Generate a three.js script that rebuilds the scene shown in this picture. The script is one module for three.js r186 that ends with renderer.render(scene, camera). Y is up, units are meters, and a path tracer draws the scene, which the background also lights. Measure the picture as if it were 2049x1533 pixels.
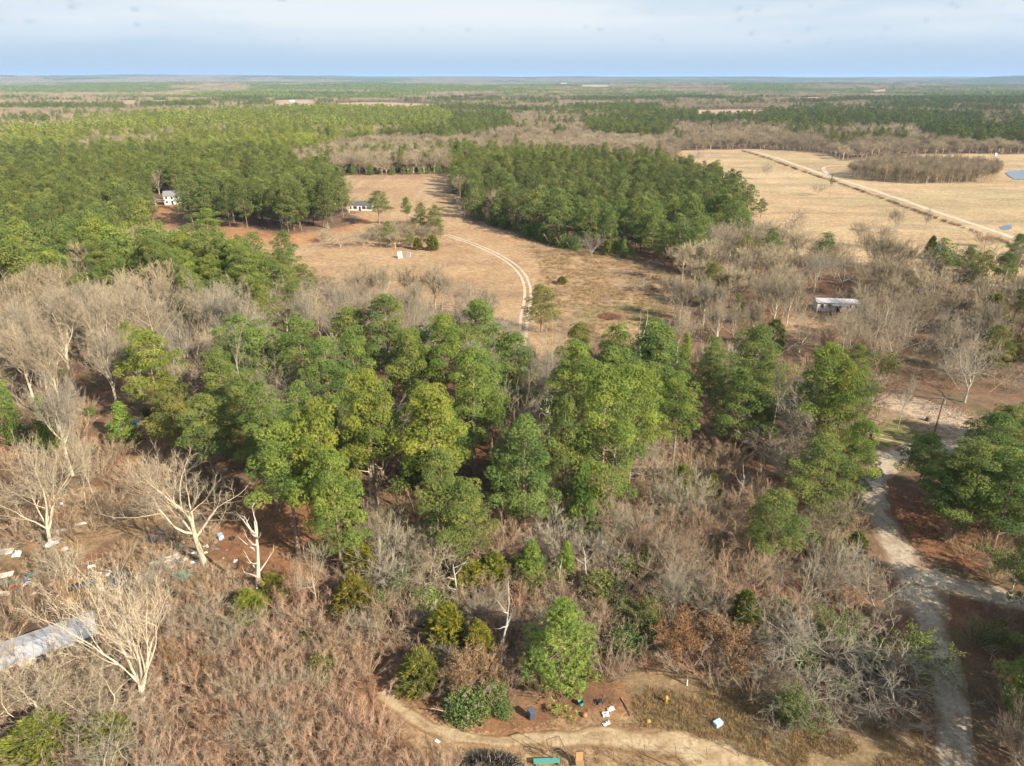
import * as THREE from 'three';

// ---------------------------------------------------------------- camera, sky, sun, exposure
const CAM_H = 62, PITCH = 23.2 * Math.PI / 180, FPX = 1420;          // a drone 62 m up, looking 23 degrees down
const scene = new THREE.Scene();
const camera = new THREE.PerspectiveCamera(2 * Math.atan(766.5 / FPX) * 180 / Math.PI, 1024 / 766, 0.5, 60000);
camera.position.set(0, CAM_H, 0);
camera.rotation.x = -PITCH;
scene.add(camera);
const renderer = new THREE.WebGLRenderer({ antialias: true });
renderer.toneMapping = THREE.LinearToneMapping;
renderer.toneMappingExposure = 2.6;
const SKY_I = 0.36;
renderer.shadowMap.enabled = true;

const SUN_DIR = new THREE.Vector3(0.68, 0.54, 0.54).normalize();      // low winter sun behind the camera's right shoulder
const sun = new THREE.DirectionalLight(0xfff0d8, 5.0);
sun.position.copy(SUN_DIR).multiplyScalar(400);
sun.target.position.set(0, 0, -150);
sun.position.add(sun.target.position);
sun.castShadow = true; sun.shadow.radius = 1;
sun.shadow.mapSize.set(4096, 4096);
Object.assign(sun.shadow.camera, { left: -260, right: 260, top: 260, bottom: -260, near: 1, far: 1200 });
scene.add(sun, sun.target);

// ---------------------------------------------------------------- numbers
function rng(seed) { let a = seed >>> 0; return () => { a = (a + 0x6D2B79F5) | 0; let t = Math.imul(a ^ (a >>> 15), 1 | a); t = (t + Math.imul(t ^ (t >>> 7), 61 | t)) ^ t; return ((t ^ (t >>> 14)) >>> 0) / 4294967296; }; }
function hash2(x, y, s) { let h = Math.imul(x | 0, 374761393) + Math.imul(y | 0, 668265263) + Math.imul(s | 0, 974634777); h = Math.imul(h ^ (h >>> 13), 1274126177); return ((h ^ (h >>> 16)) >>> 0) / 4294967296; }
function vnoise(x, y, s = 0) {
  const xi = Math.floor(x), yi = Math.floor(y), fx = x - xi, fy = y - yi, u = fx * fx * (3 - 2 * fx), v = fy * fy * (3 - 2 * fy);
  const a = hash2(xi, yi, s), b = hash2(xi + 1, yi, s), c = hash2(xi, yi + 1, s), d = hash2(xi + 1, yi + 1, s);
  return a + (b - a) * u + (c - a) * v + (a - b - c + d) * u * v;
}
function fbm(x, y, o = 4, s = 0) { let t = 0, a = 0.5, n = 0; for (let i = 0; i < o; i++) { t += a * vnoise(x, y, s + i); n += a; a *= 0.5; x = x * 2.03 + 11.7; y = y * 2.03 + 5.3; } return t / n; }
const clamp = (x, a = 0, b = 1) => x < a ? a : x > b ? b : x, lerp = (a, b, t) => a + (b - a) * t, smooth = (a, b, x) => { const t = clamp((x - a) / (b - a)); return t * t * (3 - 2 * t); };
const mix3 = (a, b, t) => [lerp(a[0], b[0], t), lerp(a[1], b[1], t), lerp(a[2], b[2], t)];
const SP = Math.sin(PITCH), CP = Math.cos(PITCH);
// a point of the photograph seen at height y above the ground -> place on the ground plan; and back
function at(px, py, y = 0) { const dx = (px - 1024.5) / FPX, dy = (py - 766.5) / FPX, t = (CAM_H - y) / (SP + dy * CP); return [dx * t, (-CP + dy * SP) * t]; }
function toPx(x, z, y = 0) { const Y = y - CAM_H, d = -z * CP - Y * SP, u = Y * CP - z * SP; return [1024.5 + FPX * x / d, 766.5 - FPX * u / d, d]; }

// ---------------------------------------------------------------- sky: pale winter blue with thin high cloud
{
  const W = 2048, Hh = 1024, data = new Float32Array(W * Hh * 4);
  for (let j = 0; j < Hh; j++) {
    const el = ((j + 0.5) / Hh - 0.5) * 180;                          // degrees above the horizon
    for (let i = 0; i < W; i++) {
      const az = ((i + 0.5) / W) * 360 - 180;
      const e = Math.max(el, 0), k = (j * W + i) * 4;
      let c = mix3([0.50, 0.655, 0.83], [0.68, 0.81, 0.93], smooth(0, 3.8, e));
      c = mix3(c, [0.17, 0.34, 0.66], smooth(10, 75, e));
      // veil of cirrus in long flat streaks
      const a0 = az * Math.PI / 180, q = 1 / (Math.sin(e * Math.PI / 180) + 0.10), sx = Math.cos(a0) * q, sy = Math.sin(a0) * q;
      const veil = smooth(0.26, 0.60, fbm(sx * 0.55 + 3, sy * 0.55 + 9, 5, 7)) * smooth(0.8, 4.5, e) * 0.85;
      c = mix3(c, [0.93, 0.99, 1.02], veil);
      const streak = smooth(0.42, 0.72, fbm(az * 0.10 + 40, e * 1.6, 4, 21)) * smooth(2.4, 5.0, e) * (1 - smooth(20, 40, e)) * 0.6;
      c = mix3(c, [0.96, 1.0, 1.02], streak);
      // small flat clouds low down
      const f = fbm(az * 0.85 + 7, e * 3.4 + 2, 4, 33) - 0.5 + 0.22 * (fbm(az * 0.12, e * 0.5, 2, 55) - 0.5);
      const puff = smooth(0.25, 0.34, f) * smooth(1.6, 3.0, e) * (1 - smooth(9, 14, e));
      c = mix3(c, fbm(az * 1.3, e * 5, 3, 91) > 0.62 ? [0.90, 0.89, 0.87] : [0.40, 0.52, 0.68], puff * 0.6);
      data[k] = c[0]; data[k + 1] = c[1]; data[k + 2] = c[2]; data[k + 3] = 1;
    }
  }
  const sky = new THREE.DataTexture(data, W, Hh, THREE.RGBAFormat, THREE.FloatType);
  sky.mapping = THREE.EquirectangularReflectionMapping; sky.magFilter = THREE.LinearFilter; sky.minFilter = THREE.LinearFilter; sky.needsUpdate = true;
  scene.background = sky; scene.environment = sky;
  scene.backgroundIntensity = SKY_I; scene.environmentIntensity = SKY_I;
}
// ---------------------------------------------------------------- mesh builder and tree makers
class Geo {
  constructor() { this.p = []; this.c = []; }
  tri(a, b, c, col) { this.p.push(a[0], a[1], a[2], b[0], b[1], b[2], c[0], c[1], c[2]); this.c.push(col[0], col[1], col[2], col[0], col[1], col[2], col[0], col[1], col[2]); }
  quad(a, b, c, d, col) { this.tri(a, b, c, col); this.tri(a, c, d, col); }
  build() {
    const g = new THREE.BufferGeometry();
    g.setAttribute('position', new THREE.Float32BufferAttribute(this.p, 3));
    g.setAttribute('color', new THREE.Float32BufferAttribute(this.c, 3));
    return g;
  }
}
const add = (a, b, s = 1) => [a[0] + b[0] * s, a[1] + b[1] * s, a[2] + b[2] * s];
const sub = (a, b) => [a[0] - b[0], a[1] - b[1], a[2] - b[2]];
const norm = a => { const l = Math.hypot(a[0], a[1], a[2]) || 1; return [a[0] / l, a[1] / l, a[2] / l]; };
const cross = (a, b) => [a[1] * b[2] - a[2] * b[1], a[2] * b[0] - a[0] * b[2], a[0] * b[1] - a[1] * b[0]];
function frame(d) { const u = norm(cross(d, Math.abs(d[1]) < 0.9 ? [0, 1, 0] : [1, 0, 0])); return [u, cross(d, u)]; }
const rdir = r => { const z = r() * 2 - 1, a = r() * 6.2832, s = Math.sqrt(1 - z * z); return [s * Math.cos(a), z, s * Math.sin(a)]; };
const tone = (c, k) => [c[0] * k, c[1] * k, c[2] * k];
function spike(g, p, d, len, w, col) {                     // a twig: three sides meeting in a point
  const [u, v] = frame(d), t = add(p, d, len), a = add(p, u, w), b = add(add(p, u, -0.5 * w), v, 0.87 * w), c = add(add(p, u, -0.5 * w), v, -0.87 * w);
  g.tri(a, b, t, col); g.tri(b, c, t, col); g.tri(c, a, t, col);
}
function limb(g, pts, rad, sides, col, rough = 0, r = null) { // a tapering tube through points
  let prev = null;
  for (let i = 0; i < pts.length; i++) {
    const d = norm(sub(pts[Math.min(i + 1, pts.length - 1)], pts[Math.max(i - 1, 0)])), [u, v] = frame(d), ring = [];
    for (let k = 0; k < sides; k++) { const a = k / sides * 6.2832, q = rad[i] * (1 + (rough && r ? (r() - 0.5) * rough : 0)); ring.push(add(add(pts[i], u, Math.cos(a) * q), v, Math.sin(a) * q)); }
    if (prev) for (let k = 0; k < sides; k++) { const n = (k + 1) % sides; g.quad(prev[k], prev[n], ring[n], ring[k], Array.isArray(col[0]) ? col[Math.min(i - 1, col.length - 1)] : col); }
    prev = ring;
  }
}
function bendDir(d, r, k, up = 0) { return norm([d[0] + (r() - 0.5) * k, d[1] + (r() - 0.5) * k + up, d[2] + (r() - 0.5) * k]); }

// one tuft of needles
function tuft(g, p, d, n, len, w, col, r) {             // needles splayed round the shoot, flat sides turned outward
  const [u, v] = frame(d), a0 = r() * 6.2832;
  for (let i = 0; i < n; i++) {
    const a = a0 + (i + 0.7 * r()) / n * 6.2832, s = 0.55 + r() * 1.5, b = norm(add(add(d, u, Math.cos(a) * s), v, Math.sin(a) * s)), db = d[0] * b[0] + d[1] * b[1] + d[2] * b[2];
    let nn = norm(add(add(d, b, -db), rdir(r), 0.45)); const side = norm(cross(b, nn)), L = len * (0.7 + r() * 0.5);
    g.tri(add(p, side, w), add(p, side, -w), add(p, b, L), tone(col, 0.8 + r() * 0.4));
  }
}
// loblolly pine: straight trunk, bare below, billowing pads of needles above
function makePine(seed, o) {
  const r = rng(seed), { h, cb, R, nb = 46, tufts = 15, blades = 7, needle = 0.26, nw = 0.028, pads = 4, cols, bark = [[0.16, 0.10, 0.07], [0.20, 0.14, 0.10]], dead = 6, point = 0 } = o;
  const T = new Geo(), C = new Geo(), tp = [], tr = [], ns = 9, lx = (r() - 0.5) * 0.05 * h, lz = (r() - 0.5) * 0.05 * h, r0 = 0.0105 * h + 0.05;
  const axis = t => [lx * t * t + 0.12 * Math.sin(t * 5 + seed), h * t, lz * t * t + 0.12 * Math.cos(t * 4 + seed)];
  for (let i = 0; i <= ns; i++) { const t = i / ns; tp.push(axis(t * 0.98)); tr.push(r0 * (1 - 0.88 * t) * (i === 0 ? 1.35 : 1)); }
  tp[0][1] = -0.3;
  limb(T, tp, tr, 8, bark.length ? tp.map((_, i) => mix3(bark[0], bark[1], clamp(i / ns + (r() - 0.5) * 0.4))) : bark, 0.15, r);
  for (let i = 0; i < dead; i++) { const t = cb * (0.35 + 0.65 * r()), a = r() * 6.2832, p = axis(t), d = norm([Math.cos(a), 0.1 + r() * 0.3, Math.sin(a)]); let q = p, dd = d; const pts = [q], L = 0.6 + r() * 1.8; for (let k = 0; k < 3; k++) { q = add(q, dd, L / 3); dd = bendDir(dd, r, 0.5); pts.push(q); } limb(T, pts, [0.045, 0.03, 0.02, 0.006], 3, [0.26, 0.22, 0.18]); }
  let az = r() * 6;
  const lobe = [r() * 6, r() * 6, r() * 6];
  for (let i = 0; i < nb; i++) {
    const u = clamp((i + r() * 0.9) / nb), t = cb + (1 - cb) * Math.pow(u, 0.92) * 0.985; az += 2.39996 + (r() - 0.5) * 0.7;
    const prof = point ? Math.pow(1 - u, 1.0) * 0.98 + 0.06 : Math.pow(Math.max(0, 1 - Math.pow(u, 1.75)), 0.72) * (0.66 + 0.34 * smooth(0, 0.28, u)) + 0.08;
    const L = R * prof * (0.56 + 0.56 * r()) * (1 + 0.16 * Math.sin(az * 2 + lobe[0]) + 0.10 * Math.sin(u * 11 + lobe[1])), el = lerp(point ? -0.05 : -0.12, point ? 0.9 : 0.75, u) + (r() - 0.5) * 0.3;
    const d0 = [Math.cos(az) * Math.cos(el), Math.sin(el), Math.sin(az) * Math.cos(el)], pts = [axis(t)]; let d = d0, q = pts[0]; const seg = 4;
    for (let k = 0; k < seg; k++) { d = bendDir(d, r, 0.28, 0.08); q = add(q, d, L / seg); pts.push(q); }
    const br = 0.018 + 0.013 * L; limb(T, pts, pts.map((_, k) => br * (1 - 0.8 * k / seg)), 4, [0.17, 0.12, 0.09]);
    const np = Math.max(1, Math.round(pads * (0.25 + L / R * 0.85) + (r() - 0.5)));
    const hueB = clamp(0.5 + (r() - 0.5) * 0.9);
    for (let k = 0; k < np; k++) {
      const s = np === 1 ? 1 : 0.42 + 0.60 * k / (np - 1), f = clamp(s, 0, 0.999) * seg, i0 = Math.floor(f), b0 = add(pts[i0], sub(pts[i0 + 1], pts[i0]), f - i0);
      const side = (k % 2 ? 1 : -1) * (k === np - 1 ? 0.12 : 1), [e1] = frame(d0), off = (0.25 + 0.24 * L) * side * (0.5 + 0.6 * r()) * (1.2 - s * 0.6);
      const c = add(add(b0, e1, off), [0, 1, 0], 0.10 + (r() - 0.4) * 0.4), pr = (o.pr || 0.9) * (0.5 + 0.85 * r()) * (0.75 + 0.06 * L);
      limb(T, [b0, c], [0.022, 0.012], 3, [0.17, 0.12, 0.09]);
      const bd = norm(sub(c, pts[0])), hue = clamp(hueB + (r() - 0.5) * 0.5), col = mix3(cols[0], cols[1], hue), nt = Math.round(tufts * (0.75 + 0.5 * r()) * pr * pr / ((o.pr || 0.9) ** 2));
      for (let m = 0; m < nt; m++) {
        let q0 = norm(add(add(rdir(r), [0, 1, 0], 0.42), bd, 0.32)); const rr = pr * (0.62 + 0.38 * Math.pow(r(), 0.5)), off2 = [q0[0] * rr, q0[1] * rr * 0.72, q0[2] * rr];
        tuft(C, add(c, off2), norm(add(q0, [0, 1, 0], 0.15)), blades, needle, nw, tone(col, 0.85 + 0.3 * r()), r);
      }
    }
  }
  return { trunk: T.build(), crown: C.build(), h };
}
// leafless broadleaf tree, grown by forking
function makeBare(seed, o) {
  const r = rng(seed), { h, spread = 0.9, limbs = 5, fork = 0.28, depth = 4, twigs = 8, col, twigCol, crook = 0.35, r0 = 0.0145 * o.h + 0.03, rise = 0.10, lean = 0, tw = 0.015, tl = 0.8, kids = [3, 4, 4, 4], vines = 0 } = o;
  const T = new Geo(), C = new Geo(), ends = [];
  function grow(p, d, len, rad, lev) {
    const seg = lev === 0 ? 5 : lev === 1 ? 5 : 3, pts = [p], rads = [rad], dirs = [d]; let q = p, dd = d;
    const tip = lev === 0 ? 0.62 : lev >= depth ? 0.25 : 0.42;
    for (let k = 0; k < seg; k++) { dd = bendDir(dd, r, crook * (lev === 0 ? 0.35 : 1), lev === 0 ? 0.05 : rise); q = add(q, dd, len / seg); pts.push(q); rads.push(rad * lerp(1, tip, (k + 1) / seg)); dirs.push(dd); }
    const c = tone(lev <= 1 ? col : mix3(col, twigCol, (lev - 1) / (depth - 0.5)), 0.85 + 0.3 * r());
    limb(lev <= 1 ? T : C, pts, rads, lev === 0 ? 8 : lev === 1 ? 6 : lev === 2 ? 4 : 3, c, lev === 0 ? 0.2 : 0, r);
    const pointAt = s => { const f = Math.min(s, 0.999) * seg, i = Math.floor(f); return [add(pts[i], sub(pts[i + 1], pts[i]), f - i), dirs[i + 1], rads[i]]; };
    if (lev < depth) {
      const n = lev === 0 ? limbs : kids[Math.min(lev - 1, kids.length - 1)] + (r() < 0.5 ? 1 : 0);
      for (let k = 0; k < n; k++) {
        const s = k === 0 ? 1 : lev === 0 ? lerp(0.55, 1, r()) : lerp(0.3, 1, r()), [b, bd, br] = pointAt(s), [u, v] = frame(bd), a = (k / n + r() * 0.25) * 6.2832 + lev;
        const ang = (k === 0 ? 0.15 : spread) * (0.65 + 0.6 * r()), nd = norm(add(add(tone(bd, Math.cos(ang)), u, Math.sin(ang) * Math.cos(a)), v, Math.sin(ang) * Math.sin(a)));
        grow(b, nd, len * (lev === 0 ? (1 - fork) / fork * 0.42 * (0.8 + 0.4 * r()) : (0.55 + 0.28 * r())), br * (k === 0 ? 0.82 : 0.46 + 0.2 * r()), lev + 1);
      }
    }
    if (lev >= depth - 1) {
      const n = lev === depth ? twigs : Math.round(twigs * 0.5);
      for (let k = 0; k < n; k++) {
        const [b, bd] = pointAt(lerp(0.15, 1, (k + r()) / n)), nd = bendDir(bd, r, 1.5, 0.12), L = tl * (0.6 + 0.7 * r());
        spike(C, b, nd, L, tw, tone(twigCol, 0.8 + 0.4 * r()));
        spike(C, add(b, nd, L * 0.4), bendDir(nd, r, 1.2, 0.1), L * 0.6, tw * 0.75, tone(twigCol, 0.8 + 0.4 * r()));
        ends.push([add(b, nd, L * 0.7), nd]);
      }
    }
  }
  grow([0, -0.25, 0], norm([lean * (r() - 0.5), 1, lean * (r() - 0.5)]), h * fork, r0, 0);
  return { trunk: T.build(), crown: C.build(), ends, h };
}
function leafQuad(g, p, d, s, col, r) { const [u] = frame(d), v = cross(d, u), a = r() * 6.28, e = norm(add(tone(u, Math.cos(a)), v, Math.sin(a))); const q = add(p, e, s * 0.5), m = add(p, e, s); const w = norm(cross(e, d)); g.tri(p, add(q, w, s * 0.28), m, col); g.tri(p, m, add(q, w, -s * 0.28), col); }
// leaves hung on a bare tree's twig ends (held oak leaves, ivy)
function makeLeaves(tree, seed, n, size, cols, low = 0, high = 99) {
  const r = rng(seed), g = new Geo(), es = tree.ends.filter(e => e[0][1] >= low && e[0][1] <= high); if (!es.length) return null;
  for (let i = 0; i < n; i++) { const e = es[Math.floor(r() * es.length)], p = add(e[0], rdir(r), 0.35 * r()); leafQuad(g, p, rdir(r), size * (0.7 + 0.6 * r()), tone(mix3(cols[0], cols[1], r()), 0.8 + 0.4 * r()), r); }
  return g.build();
}
// red cedar: flame-shaped crown of fine upswept sprays down to the ground
function makeCedar(seed, o) {
  const r = rng(seed), { h, R, cols, n = 150, sprays = 16, ragged = 0.3 } = o, T = new Geo(), C = new Geo();
  limb(T, [[0, -0.2, 0], [0.03 * h * (r() - 0.5), h * 0.5, 0.03 * h * (r() - 0.5)], [0, h * 0.93, 0]], [0.014 * h + 0.04, 0.009 * h + 0.02, 0.01], 6, [0.17, 0.12, 0.09]);
  const ph = r() * 6; let az = 0;
  for (let i = 0; i < n; i++) {
    const u = (i + r()) / n, y = h * (0.05 + 0.93 * u); az += 2.39996 + (r() - 0.5) * 0.5;
    const prof = Math.pow(Math.sin(Math.PI * Math.pow(clamp(0.16 + 0.84 * u), 0.72)), 0.8) + 0.05, L = R * prof * (1 - ragged * r()) * (1 + 0.15 * Math.sin(az * 2 + ph + u * 3)), el = lerp(0.15, 0.95, u) + (r() - 0.5) * 0.35;
    const d = norm([Math.cos(az) * Math.cos(el), Math.sin(el), Math.sin(az) * Math.cos(el)]), p0 = [0, y * 0.94, 0], p1 = add(p0, d, L);
    limb(T, [p0, p1], [0.02, 0.006], 3, [0.17, 0.12, 0.09]);
    const col = tone(mix3(cols[0], cols[1], clamp(0.5 + (r() - 0.5) * 1.3)), 0.85 + 0.3 * r()), ns = Math.round(sprays * (0.5 + 0.6 * prof));
    for (let k = 0; k < ns; k++) {
      const s = 0.35 + 0.68 * Math.pow(r(), 0.7), c = add(add(p0, d, L * s), rdir(r), 0.08 + 0.18 * r()), td = bendDir(norm(add(d, [0, 1, 0], 0.5)), r, 1.0);
      const len = 0.26 + 0.24 * r();
      for (let m = 0; m < 5; m++) { const b = bendDir(td, r, 1.2), nn = norm(add(d, rdir(r), 0.6)), sd = norm(cross(b, nn)), w = 0.045; const o2 = add(c, td, len * 0.12 * m); C.tri(add(o2, sd, w), add(o2, sd, -w), add(o2, b, len), tone(col, 0.8 + 0.4 * r())); }
    }
  }
  return { trunk: T.build(), crown: C.build(), h };
}
// many-stemmed leafless brush
function makeBrush(seed, o) {
  const r = rng(seed), { h, R, stems = 14, col, twig = 26, tw = 0.014 } = o, C = new Geo(), ends = [];
  for (let i = 0; i < stems; i++) {
    const a = r() * 6.2832, q = Math.sqrt(r()), p0 = [Math.cos(a) * q * R * 0.35, -0.1, Math.sin(a) * q * R * 0.35]; let d = norm([Math.cos(a) * q * 0.75, 1, Math.sin(a) * q * 0.75]), p = p0; const L = h * (0.65 + 0.45 * r()), pts = [p], dirs = [];
    for (let k = 0; k < 5; k++) { d = bendDir(d, r, 0.32, 0.02); p = add(p, d, L / 5); pts.push(p); dirs.push(d); }
    const c = tone(col, 0.75 + 0.5 * r());
    limb(C, pts, pts.map((_, k) => (0.028 + 0.004 * h) * (1 - 0.85 * k / 5)), 3, c);
    for (let k = 0; k < twig; k++) { const f = (0.22 + 0.78 * Math.sqrt(r())) * 4.99, j = Math.floor(f), b = add(pts[j], sub(pts[j + 1], pts[j]), f - j), nd = bendDir(dirs[j], r, 1.5, 0.1), l2 = 0.22 * h * (0.4 + 0.8 * r()) * (1.15 - f / 9); spike(C, b, nd, l2, tw, tone(c, 0.85 + 0.3 * r())); for (let m = 0; m < 3; m++) spike(C, add(b, nd, l2 * (0.25 + 0.3 * m)), bendDir(nd, r, 1.3, 0.05), l2 * 0.5, tw * 0.7, tone(c, 0.85 + 0.3 * r())); ends.push([add(b, nd, l2 * 0.7), nd]); }
  }
  return { crown: C.build(), ends, h };
}
const foliage = new THREE.MeshPhysicalMaterial({ vertexColors: true, roughness: 0.75, transmission: 0.18, thickness: 0, side: THREE.DoubleSide, specularIntensity: 0.35 });
const barkMat = new THREE.MeshStandardMaterial({ vertexColors: true, roughness: 0.95, side: THREE.DoubleSide });
// ---------------------------------------------------------------- the lie of the land
function hgt(x, z) {
  const g = -z, near = 0.45 * (fbm(x / 17, z / 17, 2, 3) - 0.5);
  if (g < 850) return near;
  const k = smooth(1400, 4200, g), roll = (fbm(x / 900 + 4, z / 650, 3, 41) - 0.5) * 26 * k;
  const ridge = smooth(0.42, 0.72, fbm(x / 5200 + 2.3, z / 2600 + 7.7, 3, 61)) * 70 * smooth(3800, 7000, g);
  const rim = (70 + 60 * fbm(x / 2600 + 9, 1.5, 3, 77)) * smooth(8500, 12500, g);
  const hillR = 85 * Math.exp(-Math.pow((x - 7200) / 1300, 2) - Math.pow((g - 9800) / 1100, 2)), hillL = 75 * Math.exp(-Math.pow((x + 6600) / 1900, 2) - Math.pow((g - 9600) / 1300, 2));
  return near * (1 - k) + roll + ridge * 0.55 + rim * 0.62 + hillR + hillL;
}
function inPoly(p, x, y) { let r = false; for (let i = 0, j = p.length - 1; i < p.length; j = i++) { const a = p[i], b = p[j]; if ((a[1] > y) !== (b[1] > y) && x < (b[0] - a[0]) * (y - a[1]) / (b[1] - a[1]) + a[0]) r = !r; } return r; }
function area(...pts) { const w = pts.map(([a, b]) => at(a, b)); const xs = w.map(p => p[0]), ys = w.map(p => p[1]); return { w, x0: Math.min(...xs), x1: Math.max(...xs), y0: Math.min(...ys), y1: Math.max(...ys) }; }
const has = (A, x, z) => x > A.x0 && x < A.x1 && z > A.y0 && z < A.y1 && inPoly(A.w, x, z);

// open ground, outlined where it meets the trees
const fieldWest = area([655, 352], [905, 347], [900, 392], [930, 437], [1000, 457], [1130, 500], [1240, 512], [1345, 540], [1352, 600], [1330, 655], [1250, 690], [1130, 690], [1075, 720], [1025, 735], [1012, 665], [960, 640], [880, 612], [760, 602], [672, 596], [650, 572], [600, 556], [520, 545], [450, 530], [350, 500], [330, 450], [440, 470], [600, 480], [625, 465], [692, 462], [700, 420], [690, 385]);
const brushField = area([1060, 485], [1130, 500], [1240, 512], [1345, 540], [1352, 600], [1330, 655], [1250, 690], [1130, 690], [1085, 660], [1090, 560]);
const greenPatch = area([1150, 620], [1240, 605], [1330, 600], [1335, 650], [1240, 650], [1160, 645]);
const orangeYard = area([430, 455], [600, 466], [690, 452], [712, 425], [728, 440], [700, 470], [620, 486], [520, 489], [440, 481]);
const houseYard = area([300, 400], [350, 405], [370, 440], [350, 470], [320, 460]);
const fieldEast = area([1335, 302], [1500, 298], [1640, 306], [1690, 322], [1850, 308], [2500, 310], [2500, 600], [2100, 575], [1960, 560], [1880, 550], [1760, 535], [1640, 520], [1560, 505], [1515, 470], [1495, 430], [1440, 385], [1385, 345]);
const grove = area([1690, 353], [1760, 364], [1860, 370], [1990, 366], [2000, 350], [1900, 338], [1760, 336]);
const yardEast = area([1590, 628], [1700, 620], [1720, 650], [1690, 700], [1600, 690], [1560, 650]);
const lotEast = area([1735, 790], [1830, 800], [1905, 815], [1960, 850], [1960, 900], [1850, 905], [1770, 915], [1735, 900]);
const dirtEast = area([1735, 785], [1830, 795], [1920, 815], [1985, 870], [1960, 905], [1890, 860], [1830, 828], [1760, 812]);
const lawnEast = area([1745, 845], [1800, 835], [1850, 858], [1880, 880], [1840, 895], [1770, 905], [1740, 885]);
const bankEast = area([1770, 1000], [1880, 1015], [1960, 1080], [1960, 1150], [1860, 1110], [1790, 1050]);
const redBank = area([1010, 1405], [1260, 1395], [1260, 1460], [1010, 1462]);
const yardWest = area([-120, 1000], [130, 980], [380, 1000], [560, 1010], [600, 1080], [590, 1170], [420, 1210], [260, 1250], [60, 1250], [-120, 1210]);
const trackSouth = area([765, 1375], [850, 1430], [1000, 1458], [1260, 1445], [1480, 1475], [1700, 1560], [1400, 1620], [960, 1620], [850, 1510], [790, 1440]);
const weedySouth = area([1230, 1370], [1450, 1360], [1560, 1420], [1850, 1440], [1850, 1600], [1560, 1600], [1440, 1490], [1260, 1450]);
const redSlope = area([410, 990], [600, 985], [680, 1060], [650, 1180], [560, 1205], [430, 1110]);
const hollows = [area([1530, 1150], [1640, 1160], [1690, 1260], [1600, 1290], [1520, 1220]), area([1480, 950], [1620, 960], [1640, 1010], [1500, 1010])];
const redFloor = area([480, 960], [760, 880], [1120, 860], [1320, 950], [1700, 1020], [1700, 1300], [1480, 1330], [1300, 1200], [1000, 1120], [620, 1160], [500, 1120]);
const farFields = [area([548, 199], [628, 196], [640, 218], [552, 219]), area([660, 206], [760, 203], [870, 208], [868, 226], [700, 225]), area([1380, 220], [1530, 219], [1530, 240], [1400, 243]), area([960, 170], [1055, 170], [1050, 178], [980, 178]), area([1150, 170], [1225, 170], [1225, 180], [1160, 180]), area([240, 200], [275, 199], [275, 216], [240, 216]), area([305, 198], [335, 198], [335, 216], [305, 216]), area([1590, 194], [1650, 193], [1650, 203], [1590, 203]), area([1740, 182], [1780, 181], [1780, 190], [1740, 190])];
const openAreas = [fieldWest, fieldEast, houseYard, orangeYard, lotEast, ...farFields];

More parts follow.
